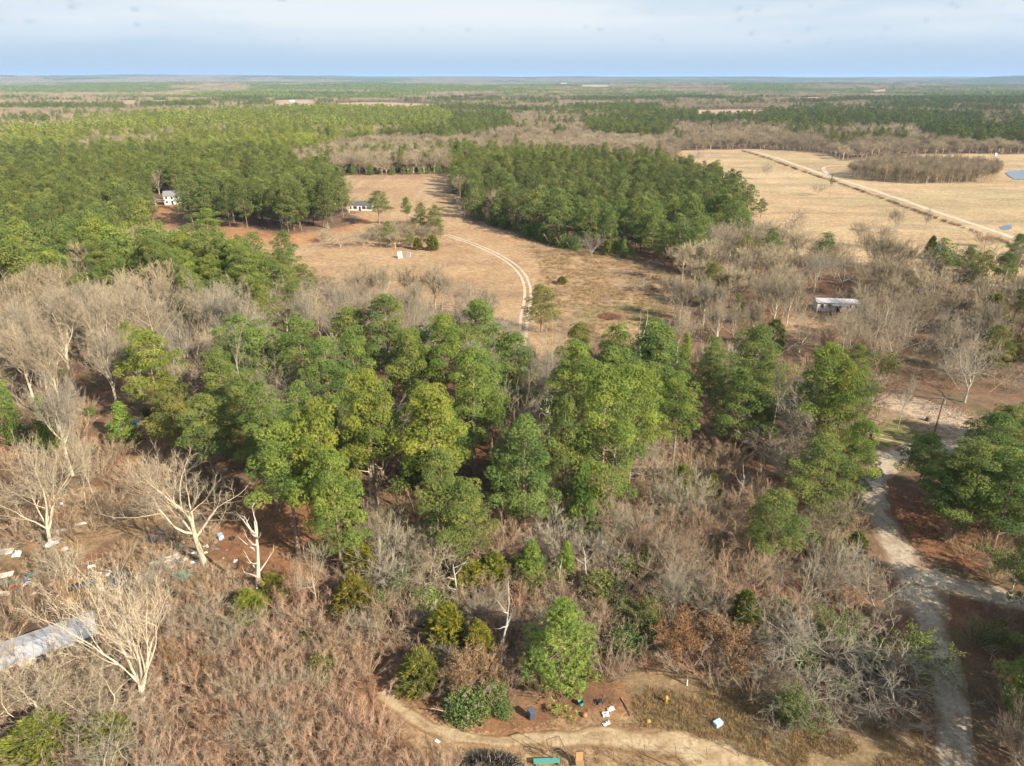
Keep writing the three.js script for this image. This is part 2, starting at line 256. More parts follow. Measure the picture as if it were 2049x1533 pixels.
const jig = (x, z, s) => [x + s * (fbm(x / (s * 2.2), z / (s * 2.2), 3, 5) - 0.5) * 2, z + s * (fbm(x / (s * 2.2) + 31, z / (s * 2.2), 3, 6) - 0.5) * 2];
function groundColour(x, z, cell) {
  const g = -z, j = jig(x, z, g < 200 ? 3.4 : 9), q = g < 200 ? 1.6 : 4.5, rx = hash2(Math.round(x / cell), Math.round(z / cell), 91) + hash2(Math.round(x / cell), Math.round(z / cell), 92) - 1, rz = hash2(Math.round(x / cell), Math.round(z / cell), 93) + hash2(Math.round(x / cell), Math.round(z / cell), 94) - 1, X = j[0] + q * rx, Z = j[1] + q * rz;
  const n1 = fbm(x / 9, z / 9, 4, 11), n2 = fbm(x / 1.3, z / 1.3, 3, 12), n3 = hash2(Math.round(x / cell), Math.round(z / cell), 13), n4 = fbm(x / 40, z / 40, 3, 14);
  let c; const open = has(fieldWest, X, Z) || has(fieldEast, X, Z) || has(trackSouth, X, Z) || has(dirtEast, X, Z);
  if (has(fieldWest, X, Z)) {
    c = mix3([0.30, 0.185, 0.092], [0.37, 0.25, 0.135], clamp(n1 * 1.5 - 0.25));
    c = mix3(c, [0.22, 0.13, 0.075], smooth(0.5, 0.75, fbm(x / 50 + z / 90, z / 22, 4, 15)) * 0.55);
    c = mix3(c, [0.40, 0.30, 0.18], smooth(0.55, 0.8, fbm(x / 7 + 3, z / 70, 3, 16)) * 0.5);
    if (has(brushField, X, Z)) { c = mix3([0.20, 0.125, 0.07], [0.36, 0.25, 0.13], clamp(n2 * 0.9 + n1 * 0.7 - 0.3)); c = mix3(c, [0.15, 0.10, 0.06], smooth(0.55, 0.7, fbm(x / 5, z / 5, 3, 17)) * 0.6); }
    if (has(greenPatch, X, Z)) c = mix3(c, [0.19, 0.18, 0.07], 0.7 * smooth(0.3, 0.6, n1));
    if (has(orangeYard, X, Z)) c = mix3(c, [0.36, 0.17, 0.07], 0.8);
  } else if (has(orangeYard, X, Z) || has(houseYard, X, Z)) c = mix3([0.32, 0.14, 0.055], [0.40, 0.21, 0.095], n1);
  else if (has(fieldEast, X, Z)) {
    c = mix3([0.31, 0.21, 0.11], [0.42, 0.30, 0.165], clamp(n1 * 1.4 - 0.2));
    c = mix3(c, [0.46, 0.35, 0.21], smooth(0.52, 0.75, fbm(x / 90, z / 16, 4, 18)) * 0.6);
    c = mix3(c, [0.25, 0.225, 0.10], smooth(0.5, 0.75, n4) * 0.45);
    c = mix3(c, [0.22, 0.15, 0.09], smooth(0.58, 0.75, fbm(x / 60 + 8, z / 12 + 3, 4, 19)) * 0.5);
  } else if (has(lawnEast, X, Z)) c = mix3([0.13, 0.15, 0.045], [0.23, 0.20, 0.075], clamp(n1 + (n2 - 0.5)));
  else if (has(dirtEast, X, Z)) c = mix3([0.27, 0.18, 0.12], [0.40, 0.32, 0.24], clamp(n2 + (n3 - 0.5) * 0.7));
  else if (has(lotEast, X, Z)) c = mix3([0.25, 0.16, 0.095], [0.33, 0.24, 0.15], n2);
  else if (farFields.some(A => has(A, X, Z))) c = mix3([0.40, 0.27, 0.16], [0.50, 0.38, 0.24], n1);
  else {
    c = mix3([0.125, 0.072, 0.040], [0.225, 0.135, 0.075], clamp(n1 * 0.9 + n2 * 0.6 - 0.25));       // leaf litter
    if (g < 260) {
      c = mix3(c, [0.26, 0.105, 0.045], smooth(0.46, 0.66, fbm(x / 13 + 5, z / 13, 3, 22)) * (has(redFloor, X, Z) ? 0.85 : 0.45));   // red soil
      c = mix3(c, [0.10, 0.095, 0.035], smooth(0.58, 0.72, fbm(x / 6, z / 6 + 9, 3, 23)) * 0.5);       // moss, winter weeds
      if (has(yardWest, X, Z)) { const yc = mix3([0.20, 0.12, 0.06], [0.40, 0.27, 0.145], clamp(n2 * 0.9 + n1 * 0.8 - 0.4)); c = mix3(c, yc, smooth(0.38, 0.56, fbm(x / 7, z / 7, 3, 24))); };
      if (has(redSlope, X, Z) || hollows.some(A => has(A, X, Z))) c = mix3([0.20, 0.085, 0.038], [0.31, 0.15, 0.07], clamp(n2 + n1 - 0.5));
      if (has(yardEast, X, Z)) c = mix3([0.33, 0.19, 0.10], [0.42, 0.28, 0.15], n2);
      if (has(bankEast, X, Z)) c = mix3([0.20, 0.085, 0.04], [0.28, 0.13, 0.06], n2);
      if (has(redBank, X, Z)) c = mix3(mix3([0.22, 0.105, 0.05], [0.34, 0.165, 0.075], n2), c, smooth(0.45, 0.6, fbm(x / 2.5, z / 2.5, 3, 25)) * 0.8);
      else if (has(trackSouth, X, Z)) c = mix3([0.24, 0.15, 0.085], [0.33, 0.23, 0.12], clamp(n2 + n1 - 0.5));
      if (has(weedySouth, X, Z)) c = mix3([0.15, 0.11, 0.05], [0.29, 0.20, 0.11], clamp(n2 * 1.2 + (n1 - 0.5)));
    } else c = tone(c, 0.9);
  }
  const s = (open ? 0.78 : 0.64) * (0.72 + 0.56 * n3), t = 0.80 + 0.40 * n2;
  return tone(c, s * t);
}
function groundTexture(x0, x1, z0, z1, N, M) {
  const d = new Uint8Array(N * M * 4), cell = (x1 - x0) / N, enc = v => Math.round(255 * (v <= 0.0031308 ? 12.92 * v : 1.055 * Math.pow(v, 1 / 2.4) - 0.055));
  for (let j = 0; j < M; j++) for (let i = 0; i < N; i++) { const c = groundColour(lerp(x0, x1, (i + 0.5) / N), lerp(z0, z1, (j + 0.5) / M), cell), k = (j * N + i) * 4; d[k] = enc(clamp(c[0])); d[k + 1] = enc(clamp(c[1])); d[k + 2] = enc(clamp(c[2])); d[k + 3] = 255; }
  const t = new THREE.DataTexture(d, N, M, THREE.RGBAFormat); t.colorSpace = THREE.SRGBColorSpace; t.magFilter = THREE.LinearFilter; t.minFilter = THREE.LinearMipmapLinearFilter; t.generateMipmaps = true; t.needsUpdate = true; return t;
}
{
  const zones = [[-180, 180, -20, -195, 240, 120, 2048, 1536], [-720, 720, -195, -900, 200, 120, 2048, 2048], [-14000, 14000, -900, -16000, 300, 240, 1024, 1024]];
  const pos = [], uv = [], idx = [], mats = [], geo = new THREE.BufferGeometry();
  for (const [x0, x1, z0, z1, nx, nz, N, M] of zones) {
    const b = pos.length / 3, start = idx.length;
    for (let j = 0; j <= nz; j++) for (let i = 0; i <= nx; i++) { const u = i / nx, v = j / nz, x = lerp(x0, x1, u), z = lerp(z0, z1, z1 < -10000 ? v * v : v); pos.push(x, hgt(x, z), z); uv.push(u, (z - z0) / (z1 - z0)); }
    for (let j = 0; j < nz; j++) for (let i = 0; i < nx; i++) { const a = b + j * (nx + 1) + i, c = a + nx + 1; idx.push(a, a + 1, c, a + 1, c + 1, c); }
    geo.addGroup(start, idx.length - start, mats.length);
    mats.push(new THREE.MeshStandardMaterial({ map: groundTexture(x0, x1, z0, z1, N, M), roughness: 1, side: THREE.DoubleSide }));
  }
  // the land goes on to the sides of the near sheets
  for (const [x0, x1, z0, z1] of [[-14000, -720, -195, -900], [720, 14000, -195, -900], [-14000, -180, 400, -195], [180, 14000, 400, -195], [-180, 180, 400, -20]]) {
    const b = pos.length / 3, start = idx.length; for (const [x, z] of [[x0, z0], [x1, z0], [x0, z1], [x1, z1]]) { pos.push(x, -0.1, z); uv.push(0.02 + 0.02 * hash2(x, z, 1), 0.3); }
    idx.push(b, b + 1, b + 2, b + 1, b + 3, b + 2); geo.addGroup(start, 6, 1);
  }
  geo.setAttribute('position', new THREE.Float32BufferAttribute(pos, 3)); geo.setAttribute('uv', new THREE.Float32BufferAttribute(uv, 2)); geo.setIndex(idx); geo.computeVertexNormals();
  const ground = new THREE.Mesh(geo, mats); ground.name = 'ground'; ground.userData = { kind: 'structure', label: 'winter ground of leaf litter, red soil and dry pasture', category: 'ground' }; ground.receiveShadow = true; scene.add(ground);
}
// ---------------------------------------------------------------- roads, tracks and water: thin sheets on the ground
function speckle(a, b, c2, seed, N = 512, M = 512) {
  const d = new Uint8Array(N * M * 4), enc = v => Math.round(255 * (v <= 0.0031308 ? 12.92 * v : 1.055 * Math.pow(v, 1 / 2.4) - 0.055));
  const wr = (x, y, f, o) => { const u = x / N, v = y / M, A = Math.min(u, 1 - u) * 2, B = Math.min(v, 1 - v) * 2; return fbm(A * f + 3, B * f + 8, o, seed); };
  for (let j = 0; j < M; j++) for (let i = 0; i < N; i++) { const n = wr(i, j, 9, 4), h = hash2(i, j, seed), k = (j * N + i) * 4; let c = mix3(a, b, clamp(n * 1.7 - 0.35)); c = mix3(c, c2, smooth(0.55, 0.75, wr(i + 40, j, 21, 3)) * 0.6); c = tone(c, 0.72 + 0.5 * h); d[k] = enc(clamp(c[0])); d[k + 1] = enc(clamp(c[1])); d[k + 2] = enc(clamp(c[2])); d[k + 3] = 255; }
  const t = new THREE.DataTexture(d, N, M, THREE.RGBAFormat); t.colorSpace = THREE.SRGBColorSpace; t.magFilter = THREE.LinearFilter; t.wrapS = t.wrapT = THREE.RepeatWrapping; t.needsUpdate = true; return t;
}
const gravelMat = new THREE.MeshStandardMaterial({ vertexColors: true, color: new THREE.Color().setRGB(0.76, 0.76, 0.74), map: speckle([0.33, 0.275, 0.21], [0.48, 0.42, 0.34], [0.24, 0.175, 0.12], 301), roughness: 1, side: THREE.DoubleSide });
const sandMat = new THREE.MeshStandardMaterial({ vertexColors: true, color: new THREE.Color().setRGB(0.76, 0.76, 0.74), map: speckle([0.36, 0.27, 0.165], [0.50, 0.40, 0.26], [0.26, 0.17, 0.10], 302), roughness: 1, side: THREE.DoubleSide });
const chalkMat = new THREE.MeshStandardMaterial({ vertexColors: true, color: new THREE.Color().setRGB(0.76, 0.76, 0.74), map: speckle([0.46, 0.38, 0.29], [0.60, 0.53, 0.44], [0.36, 0.27, 0.18], 303), roughness: 1, side: THREE.DoubleSide });
const roads = [];
function ribbon(name, label, px, width, mat, { shift = 0, lift = 0.045, ragged = 0.25, step = 1.2, cat = 'road', soil = 1 } = {}) {
  const curve = new THREE.CatmullRomCurve3(px.map(([a, b]) => { const p = at(a, b); return new THREE.Vector3(p[0], 0, p[1]); }), false, 'centripetal'), L = curve.getLength(), n = Math.max(8, Math.round(L / step)), K = 14, pos = [], uv = [], idx = [], vc = [];
  for (let i = 0; i <= n; i++) {
    const p = curve.getPointAt(i / n), t = curve.getTangentAt(i / n), s = i / n * L, w = typeof width === 'function' ? width(i / n) : width;
    const l = w / 2 * (1 + ragged * (fbm(s / 2.5, 1, 3, 71) - 0.5) * 2), r = w / 2 * (1 + ragged * (fbm(s / 2.5, 7, 3, 72) - 0.5) * 2);
    for (let k = 0; k <= K; k++) { const o = lerp(-l, r, k / K) + shift, x = p.x - t.z * o, z = p.z + t.x * o; pos.push(x, hgt(x, z) + lift - (k === 0 || k === K ? 0.035 : 0), z); uv.push(x / 9, z / 9); const e = Math.abs(k / K - 0.5) * 2, dirt = clamp(smooth(0.45, 1.0, e + (fbm(x / 1.1, z / 1.1, 3, 73) - 0.5) * 0.9) + 0.6 * smooth(0.55, 0.7, fbm(x / 2.2, z / 2.2, 3, 74)) * (e < 0.3 ? 1 : 0.4)) * soil; vc.push(lerp(1, 0.52, dirt), lerp(1, 0.40, dirt), lerp(1, 0.30, dirt)); }
  }
  for (let i = 0; i < n; i++) for (let k = 0; k < K; k++) { const a = i * (K + 1) + k, c = a + K + 1; idx.push(a, c, a + 1, a + 1, c, c + 1); }
  const g = new THREE.BufferGeometry(); g.setAttribute('position', new THREE.Float32BufferAttribute(pos, 3)); g.setAttribute('uv', new THREE.Float32BufferAttribute(uv, 2)); g.setAttribute('color', new THREE.Float32BufferAttribute(vc, 3)); g.setIndex(idx); g.computeVertexNormals();
  const m = new THREE.Mesh(g, mat); m.name = name; m.userData = { kind: 'structure', label, category: cat }; m.receiveShadow = true; scene.add(m); roads.push({ curve, L, w: typeof width === 'function' ? width(0.5) : width, pts: curve.getSpacedPoints(Math.round(L / 2)) }); return m;
}
ribbon('gravel_road', 'pale gravel lane winding down the right side between pines', [[2140, 892], [2000, 884], [1920, 888], [1850, 898], [1788, 915], [1752, 950], [1740, 990], [1752, 1030], [1785, 1085], [1825, 1150], [1858, 1230], [1885, 1310], [1905, 1400], [1910, 1480], [1905, 1700]], t => 4.4 + 0.8 * Math.sin(t * 5) + 2.6 * Math.exp(-Math.pow((t - 0.66) / 0.05, 2)), gravelMat, { ragged: 0.34 });
ribbon('side_road', 'short gravel side lane leaving to the right under the pines', [[1820, 1150], [1880, 1165], [1960, 1185], [2060, 1205], [2200, 1225]], 4.6, gravelMat, { lift: 0.06 });
for (const s of [-0.95, 0.95]) ribbon(s < 0 ? 'driveway_rut' : 'driveway_rut_001', s < 0 ? 'left pale wheel rut of the curving farm driveway' : 'right pale wheel rut of the curving farm driveway', [[1036, 740], [1043, 690], [1048, 640], [1056, 595], [1050, 560], [1028, 532], [985, 505], [935, 484], [893, 470]], 0.95, chalkMat, { shift: s, ragged: 0.4, cat: 'track', soil: 0.35 });
ribbon('sandy_track', 'bare sandy track crossing the bottom of the clearing', [[765, 1385], [820, 1430], [870, 1462], [960, 1478], [1090, 1476], [1230, 1477], [1330, 1488], [1430, 1512], [1560, 1570], [1700, 1680]], t => 1.6 + 3.2 * smooth(0.35, 0.75, t), sandMat, { ragged: 0.55, cat: 'track' });
ribbon('farm_road', 'straight pale dirt road across the far right pasture', [[1505, 302], [1560, 318], [1640, 346], [1720, 371], [1800, 398], [1900, 433], [2049, 483], [2300, 570]], 4.2, chalkMat, { step: 4, ragged: 0.25, soil: 0.5 });
ribbon('pasture_track', 'curved pale track looping off the pasture dirt road', [[1668, 356], [1650, 342], [1652, 334], [1680, 331], [1760, 330]], 3.5, chalkMat, { step: 3, ragged: 0.3, cat: 'track' });
for (const s of [-0.85, 0.85]) ribbon(s < 0 ? 'yard_rut' : 'yard_rut_001', s < 0 ? 'upper wheel rut across the green lawn on the right' : 'lower wheel rut across the green lawn on the right', [[1735, 868], [1775, 876], [1825, 886], [1880, 893]], 0.6, sandMat, { shift: s, ragged: 0.5, cat: 'track' });
const onRoad = (x, z, m = 0) => roads.some(r => { const lim = r.w / 2 + m; for (let i = 0; i < r.pts.length; i++) { const p = r.pts[i], dx = p.x - x, dz = p.z - z; if (dx * dx + dz * dz < lim * lim) return true; } return false; });
{
  const water = new THREE.MeshPhysicalMaterial({ color: new THREE.Color().setRGB(0.02, 0.045, 0.09), roughness: 0.12, specularIntensity: 1, side: THREE.DoubleSide });
  for (const [name, label, pts] of [['pond', 'blue pond at the far right edge of the pasture', [[2012, 346], [2040, 341], [2200, 338], [2200, 358], [2049, 360], [2024, 356]]], ['puddle', 'small blue puddle beside the pasture dirt road', [[1999, 455], [2020, 450], [2024, 458], [2008, 461]]], ['puddle_001', 'grey blue puddle among the bare trees below the pasture', [[1862, 496], [1880, 490], [1890, 503], [1868, 506]]]]) {
    const w = pts.map(([a, b]) => at(a, b)), c = w.reduce((s, p) => [s[0] + p[0] / w.length, s[1] + p[1] / w.length], [0, 0]), sh = new THREE.Shape(new THREE.SplineCurve([...w, w[0]].map(p => new THREE.Vector2(p[0] - c[0], -(p[1] - c[1])))).getPoints(50));
    const m = new THREE.Mesh(new THREE.ShapeGeometry(sh).rotateX(-Math.PI / 2), water); m.position.set(c[0], 0.2, c[1]); m.name = name; m.userData = { kind: 'structure', label, category: 'water' }; scene.add(m);
  }
}
// ---------------------------------------------------------------- tree kinds
const GREEN = [[0.083, 0.128, 0.034], [0.205, 0.234, 0.054]], YOUNG = [[0.090, 0.155, 0.030], [0.200, 0.255, 0.046]], CEDAR = [[0.085, 0.105, 0.022], [0.205, 0.195, 0.034]];
const BARK = [0.37, 0.325, 0.25], TWIG = [0.235, 0.20, 0.147];
const tint = (m, r, g, b) => { const c = m.clone(); c.color.setRGB(r, g, b); return c; };
const leafTint = { mid: foliage, yellow: tint(foliage, 1.22, 1.16, 0.8), deep: tint(foliage, 0.84, 0.95, 0.95), blue: tint(foliage, 0.90, 1.04, 1.05), bright: tint(foliage, 1.12, 1.2, 0.95), olive: tint(foliage, 1.05, 0.9, 0.8) };  // deep: darker green, partly own tone, partly shade put into the pine colour
const barkTint = { tan: barkMat, pale: tint(barkMat, 1.10, 1.08, 1.04), grey: tint(barkMat, 0.95, 1.0, 1.05), pink: tint(barkMat, 1.08, 0.90, 0.82), white: tint(barkMat, 1.12, 1.10, 1.06), deep: tint(barkMat, 0.72, 0.70, 0.70), olive: tint(barkMat, 0.95, 1.02, 0.85) };
const PINES = [[21, 22, 0.32, 5.2], [22, 20, 0.28, 5.0], [23, 23, 0.38, 5.4], [24, 19, 0.22, 5.0], [25, 21, 0.45, 4.8], [26, 18, 0.26, 5.2]].map(([s, h, cb, R], i) => makePine(s, { h, cb, R, cols: GREEN, nb: 40, pads: 4.0, tufts: 66, blades: 9, needle: 0.30, nw: 0.026, pr: 1.06, dead: 10, bark: i % 2 ? [[0.20, 0.13, 0.09], [0.29, 0.20, 0.145]] : [[0.19, 0.145, 0.115], [0.27, 0.21, 0.165]] }));
const PINES_MID = [[31, 20, 0.22, 5.2], [32, 18, 0.18, 5.0], [33, 21, 0.28, 5.4], [34, 19, 0.22, 4.8]].map(([s, h, cb, R]) => makePine(s, { h, cb, R, cols: GREEN, nb: 34, pads: 3.4, tufts: 28, blades: 5, needle: 0.46, nw: 0.075, pr: 1.25, dead: 4 }));
const PINES_FAR = [[41, 18, 0.26, 4.6], [42, 17, 0.3, 4.4]].map(([s, h, cb, R]) => makePine(s, { h, cb, R, cols: GREEN, nb: 20, pads: 2, tufts: 9, blades: 4, needle: 0.95, nw: 0.30, pr: 1.3, dead: 0 }));
const YOUNGS = [[51, 10, 0.03, 3.6], [52, 8, 0.03, 2.8], [53, 9, 0.05, 2.6]].map(([s, h, cb, R]) => makePine(s, { h, cb, R, cols: YOUNG, nb: 80, pads: 3.6, tufts: 18, blades: 7, needle: 0.32, nw: 0.030, pr: 0.60, dead: 0, point: 1 }));
const CEDARS = [[61, 7, 2.1], [62, 8, 2.0], [63, 6, 2.3]].map(([s, h, R]) => makeCedar(s, { h, R, cols: CEDAR, n: 190, sprays: 17 }));
const BARES = [
  makeBare(71, { h: 16, col: BARK, twigCol: TWIG, limbs: 6, fork: 0.22, spread: 0.80 }),
  makeBare(72, { h: 16, col: BARK, twigCol: TWIG, limbs: 7, fork: 0.26, spread: 0.70, crook: 0.45 }),
  makeBare(73, { h: 15, col: BARK, twigCol: TWIG, limbs: 5, fork: 0.18, spread: 0.85, crook: 0.4 }),
  makeBare(74, { h: 18, col: BARK, twigCol: TWIG, limbs: 8, fork: 0.40, spread: 0.60, rise: 0.16 }),
  makeBare(75, { h: 18, col: BARK, twigCol: TWIG, limbs: 9, fork: 0.48, spread: 0.55, rise: 0.18 }),
  makeBare(76, { h: 13, col: BARK, twigCol: TWIG, limbs: 6, fork: 0.20, spread: 1.05, crook: 0.95, rise: 0.06 }),
];
const GIANTS = [makeBare(86, { h: 19, col: BARK, twigCol: BARK, limbs: 7, fork: 0.24, spread: 0.55, rise: 0.17, twigs: 5, kids: [3, 3, 3], r0: 0.36, tl: 1.0, crook: 0.42 }), makeBare(87, { h: 21, col: BARK, twigCol: TWIG, limbs: 6, fork: 0.34, spread: 0.85, rise: 0.09, twigs: 6, kids: [3, 4, 3], r0: 0.40, tl: 0.9, crook: 0.5 })];
const SLENDER = [makeBare(77, { h: 14, col: BARK, twigCol: TWIG, limbs: 7, fork: 0.55, spread: 0.45, rise: 0.15, depth: 3, twigs: 8, r0: 0.13, tl: 0.9 }), makeBare(78, { h: 12, col: BARK, twigCol: TWIG, limbs: 6, fork: 0.45, spread: 0.6, depth: 3, twigs: 9, r0: 0.11, tl: 0.9 })];
const SMALLS = [makeBare(79, { h: 8, col: BARK, twigCol: TWIG, limbs: 7, fork: 0.16, spread: 0.8, depth: 3, twigs: 12, r0: 0.10, tl: 0.8, crook: 0.5 }), makeBare(80, { h: 7, col: BARK, twigCol: TWIG, limbs: 8, fork: 0.12, spread: 0.75, depth: 3, twigs: 12, r0: 0.09, tl: 0.75, crook: 0.6 })];
const BARES_MID = [81, 82, 83, 84].map((s, i) => makeBare(s, { h: 15, col: BARK, twigCol: TWIG, limbs: 6 + i % 3, fork: 0.24 + 0.05 * i, spread: 0.80 - 0.06 * i, depth: 3, twigs: 9, tw: 0.032, tl: 1.3, kids: [4, 5, 4] }));
const BARES_FAR = [91, 92].map((s, i) => makeBare(s, { h: 13, col: BARK, twigCol: TWIG, limbs: 6, fork: 0.24, spread: 0.8, depth: 2, twigs: 8, tw: 0.10, tl: 2.3, kids: [4, 4] }));
const BRUSH = [101, 102, 103, 104].map((s, i) => makeBrush(s, { h: 4 + 0.5 * i, R: 3.4, stems: 26, twig: 30, col: [0.275, 0.207, 0.15] }));
const HELD = [makeBare(111, { h: 7, col: BARK, twigCol: TWIG, limbs: 8, fork: 0.14, spread: 0.75, depth: 3, twigs: 10, r0: 0.09 }), makeBare(112, { h: 8, col: BARK, twigCol: TWIG, limbs: 8, fork: 0.18, spread: 0.7, depth: 3, twigs: 10, r0: 0.09 })];
HELD.forEach((t, i) => { t.leaves = makeLeaves(t, 200 + i, 3400, 0.22, [[0.19, 0.10, 0.042], [0.28, 0.17, 0.08]]); });
const IVY = [makeBare(113, { h: 9, col: BARK, twigCol: TWIG, limbs: 6, fork: 0.25, spread: 0.8, depth: 3, twigs: 9, r0: 0.12, crook: 0.6 })];
IVY.forEach((t, i) => { t.leaves = makeLeaves(t, 210 + i, 3600, 0.24, [[0.06, 0.105, 0.02], [0.14, 0.17, 0.035]]); });
const EVERGREENS = [121, 122].map((s, i) => { const r = rng(s), g = new Geo(), R = 1.3; for (let k = 0; k < 3000; k++) { const d = rdir(r), q = Math.pow(r(), 0.35) * R * (0.75 + 0.4 * vnoise(d[0] * 2 + 5, d[2] * 2 + d[1] * 3, s)); leafQuad(g, [d[0] * q, 0.15 + Math.abs(d[1]) * q * (1.1 + 0.5 * i), d[2] * q], norm(add(d, rdir(r), 0.8)), 0.10 + 0.07 * r(), tone(mix3([0.07, 0.115, 0.03], [0.16, 0.185, 0.055], r()), 0.8 + 0.4 * r()), r); } const b = makeBrush(s + 5, { h: 2, R: 1.4, stems: 9, twig: 8, col: [0.28, 0.21, 0.16] }); return { trunk: b.crown, crown: g.build(), h: 1.6 }; });
// dead standing trunks with broken limbs
function makeSnag(seed, h, n, r0) {
  const r = rng(seed), g = new Geo(), col = [0.38, 0.35, 0.30]; let p = [0, -0.2, 0], d = [0, 1, 0]; const pts = [p], rad = [r0 * 1.3];
  for (let k = 0; k < 6; k++) { d = bendDir(d, r, 0.16, 0.1); p = add(p, d, h / 6); pts.push(p); rad.push(r0 * (1 - 0.13 * k)); }
  rad[6] *= 0.5; limb(g, pts, rad, 8, col, 0.25, r);
  for (let k = 0; k < n; k++) { const f = (0.3 + 0.65 * r()) * 5.99, i = Math.floor(f), b = add(pts[i], sub(pts[i + 1], pts[i]), f - i), a = r() * 6.28; let q = b, e = norm([Math.cos(a), 0.3 + r() * 0.8, Math.sin(a)]); const bp = [q], br = [r0 * 0.45], L = h * (0.12 + 0.22 * r()); for (let m = 0; m < 4; m++) { e = bendDir(e, r, 0.45, 0.12); q = add(q, e, L / 4); bp.push(q); br.push(r0 * 0.45 * (1 - 0.2 * (m + 1))); if (m > 1) spike(g, q, bendDir(e, r, 1.4, 0.2), L * 0.3, r0 * 0.14, tone(col, 0.9)); } limb(g, bp, br, 5, tone(col, 0.85 + 0.3 * r())); }
  return { trunk: g.build(), h };
}
const SNAGS = [makeSnag(131, 12, 11, 0.30), makeSnag(132, 9, 5, 0.17), makeSnag(133, 6, 2, 0.25), makeSnag(134, 10, 8, 0.14)];

const taken = {};
function numbered(n) { taken[n] = (taken[n] || 0) + 1; return taken[n] === 1 ? n : n + '_' + String(taken[n] - 1).padStart(3, '0'); }
function part(o, name, geometry, material) { const m = new THREE.Mesh(geometry, material); m.name = name; m.castShadow = m.receiveShadow = true; o.add(m); return m; }
const spots = [];                                                   // where trees stand: [x, z, clearance]
const R0 = rng(4242);
// one tree as a thing with its parts
function plant(name, v, x, z, h, { wide = 1, crown = leafTint.mid, bark = barkTint.tan, turn = R0() * 6.283, label, category = 'tree', group, lean = 0, clear = 2.2 } = {}) {
  const o = new THREE.Group(); o.name = numbered(name); const s = h / v.h;
  if (v.trunk) part(o, 'trunk', v.trunk, bark);
  if (v.crown) part(o, v.trunk && crown !== bark ? 'crown' : 'twigs', v.crown, crown);
  if (v.leaves) part(o, 'leaves', v.leaves, v.leafMat || leafTint.mid);
  o.position.set(x, hgt(x, z) - 0.05, z); o.rotation.set(lean * Math.sin(turn * 3), turn, lean * Math.cos(turn * 5)); o.scale.set(s * wide, s, s * wide);
  o.userData = { label, category }; if (group) o.userData.group = group;
  scene.add(o); spots.push([x, z, clear]); return o;
}
const pick = (a, r = R0) => a[Math.floor(r() * a.length) % a.length];
const pineHeroes = [], bareHeroes = [];
// ---- single trees that stand out, by the place of their top (t) or foot (b) in the view
function spot(o, h) { return o[0] === 't' ? at(o[1], o[2], h) : at(o[1], o[2]); }
let nPine = 0, nBare = 0;
function pine(where, h, R, tintName, label, v = PINES, extra = {}) { const [x, z] = spot(where, h), V = v[(nPine++ * 5 + 2) % v.length]; plant('pine_tree', V, x, z, h, { wide: 1.1 * R / (5.0 * h / V.h), crown: leafTint[tintName], label, ...extra, group: extra.group }); }
function bare(where, h, R, tintName, label, v = BARES, extra = {}) { const [x, z] = spot(where, h), V = Array.isArray(v) ? v[(nBare++ * 3 + 1) % v.length] : v; plant('bare_tree', V, x, z, h, { wide: R, crown: barkTint[tintName], bark: barkTint[tintName], label, lean: 0.03, ...extra }); }

// centre stand of tall pines
pine(['t', 592, 640], 22, 5.6, 'deep', 'broad dark green pine at the left end of the central stand');
pine(['t', 648, 690], 21, 4.2, 'blue', 'pale green pine just right of the broad dark one');
pine(['t', 770, 600], 23, 5.6, 'mid', 'tall pine whose dome rises highest left of the driveway');
pine(['t', 700, 668], 21, 4.4, 'blue', 'blue green pine below and left of the tall domed pine');
pine(['t', 815, 668], 21, 4.0, 'mid', 'pine tucked between the tall dome and the bare-trunked pine');
pine(['t', 886, 638], 23, 4.4, 'bright', 'pine with round head on a long bare trunk in the centre', [PINES[4]]);
pine(['t', 932, 655], 20, 3.6, 'mid', 'slim pine behind the round headed one left of the driveway');
pine(['t', 730, 752], 24, 4.2, 'yellow', 'yellow green topped pine on a tall pale bare trunk', [PINES[4]]);
pine(['t', 945, 708], 22, 5.0, 'bright', 'bright full pine in front of the driveway end');
pine(['t', 1012, 672], 17, 4.0, 'olive', 'olive pine at the foot of the driveway', PINES_MID);
pine(['t', 862, 785], 22, 5.4, 'yellow', 'yellow tipped pine in the middle of the stand');
pine(['t', 1085, 574], 12.6, 4.6, 'olive', 'lone round pine standing at the edge of the driveway', [PINES[3]]);
pine(['t', 1150, 690], 22, 4.8, 'bright', 'bright domed pine right of the driveway foot');
pine(['t', 1232, 655], 21, 5.2, 'mid', 'wide pine at the back right of the central stand');
pine(['t', 1160, 655], 18, 4.0, 'olive', 'dull green pine behind the bright domed pine');
pine(['t', 1215, 752], 24, 5.6, 'bright', 'big billowing pine right of centre');
pine(['t', 1275, 742], 22, 4.8, 'bright', 'bright pine on the right shoulder of the central stand');
pine(['t', 1130, 800], 21, 3.6, 'mid', 'narrow pine left of the big billowing one');
pine(['t', 1052, 848], 18.5, 5.3, 'blue', 'pale green full crowned pine on a dark trunk, centre front', [PINES[3]]);
pine(['t', 880, 905], 17, 4.4, 'mid', 'low hanging green pine in the centre foreground', [PINES[3]]);
pine(['t', 930, 965], 13, 3.6, 'mid', 'short dense pine at the front of the central stand', [PINES[5]]);
pine(['t', 628, 812], 23, 4.0, 'yellow', 'pine with a bright yellow green crown, left of centre');
pine(['t', 560, 855], 20, 5.0, 'bright', 'broad light green pine left of the yellow crowned one');
pine(['t', 655, 905], 19, 4.0, 'bright', 'green pine leaning over the red slope, left of the broken trunk', [PINES[3]]);
pine(['t', 520, 775], 21, 4.2, 'deep', 'blue green pine behind the broad light green one');
pine(['t', 590, 775], 19, 3.8, 'blue', 'grey green pine between the yellow crown and the dark pine');
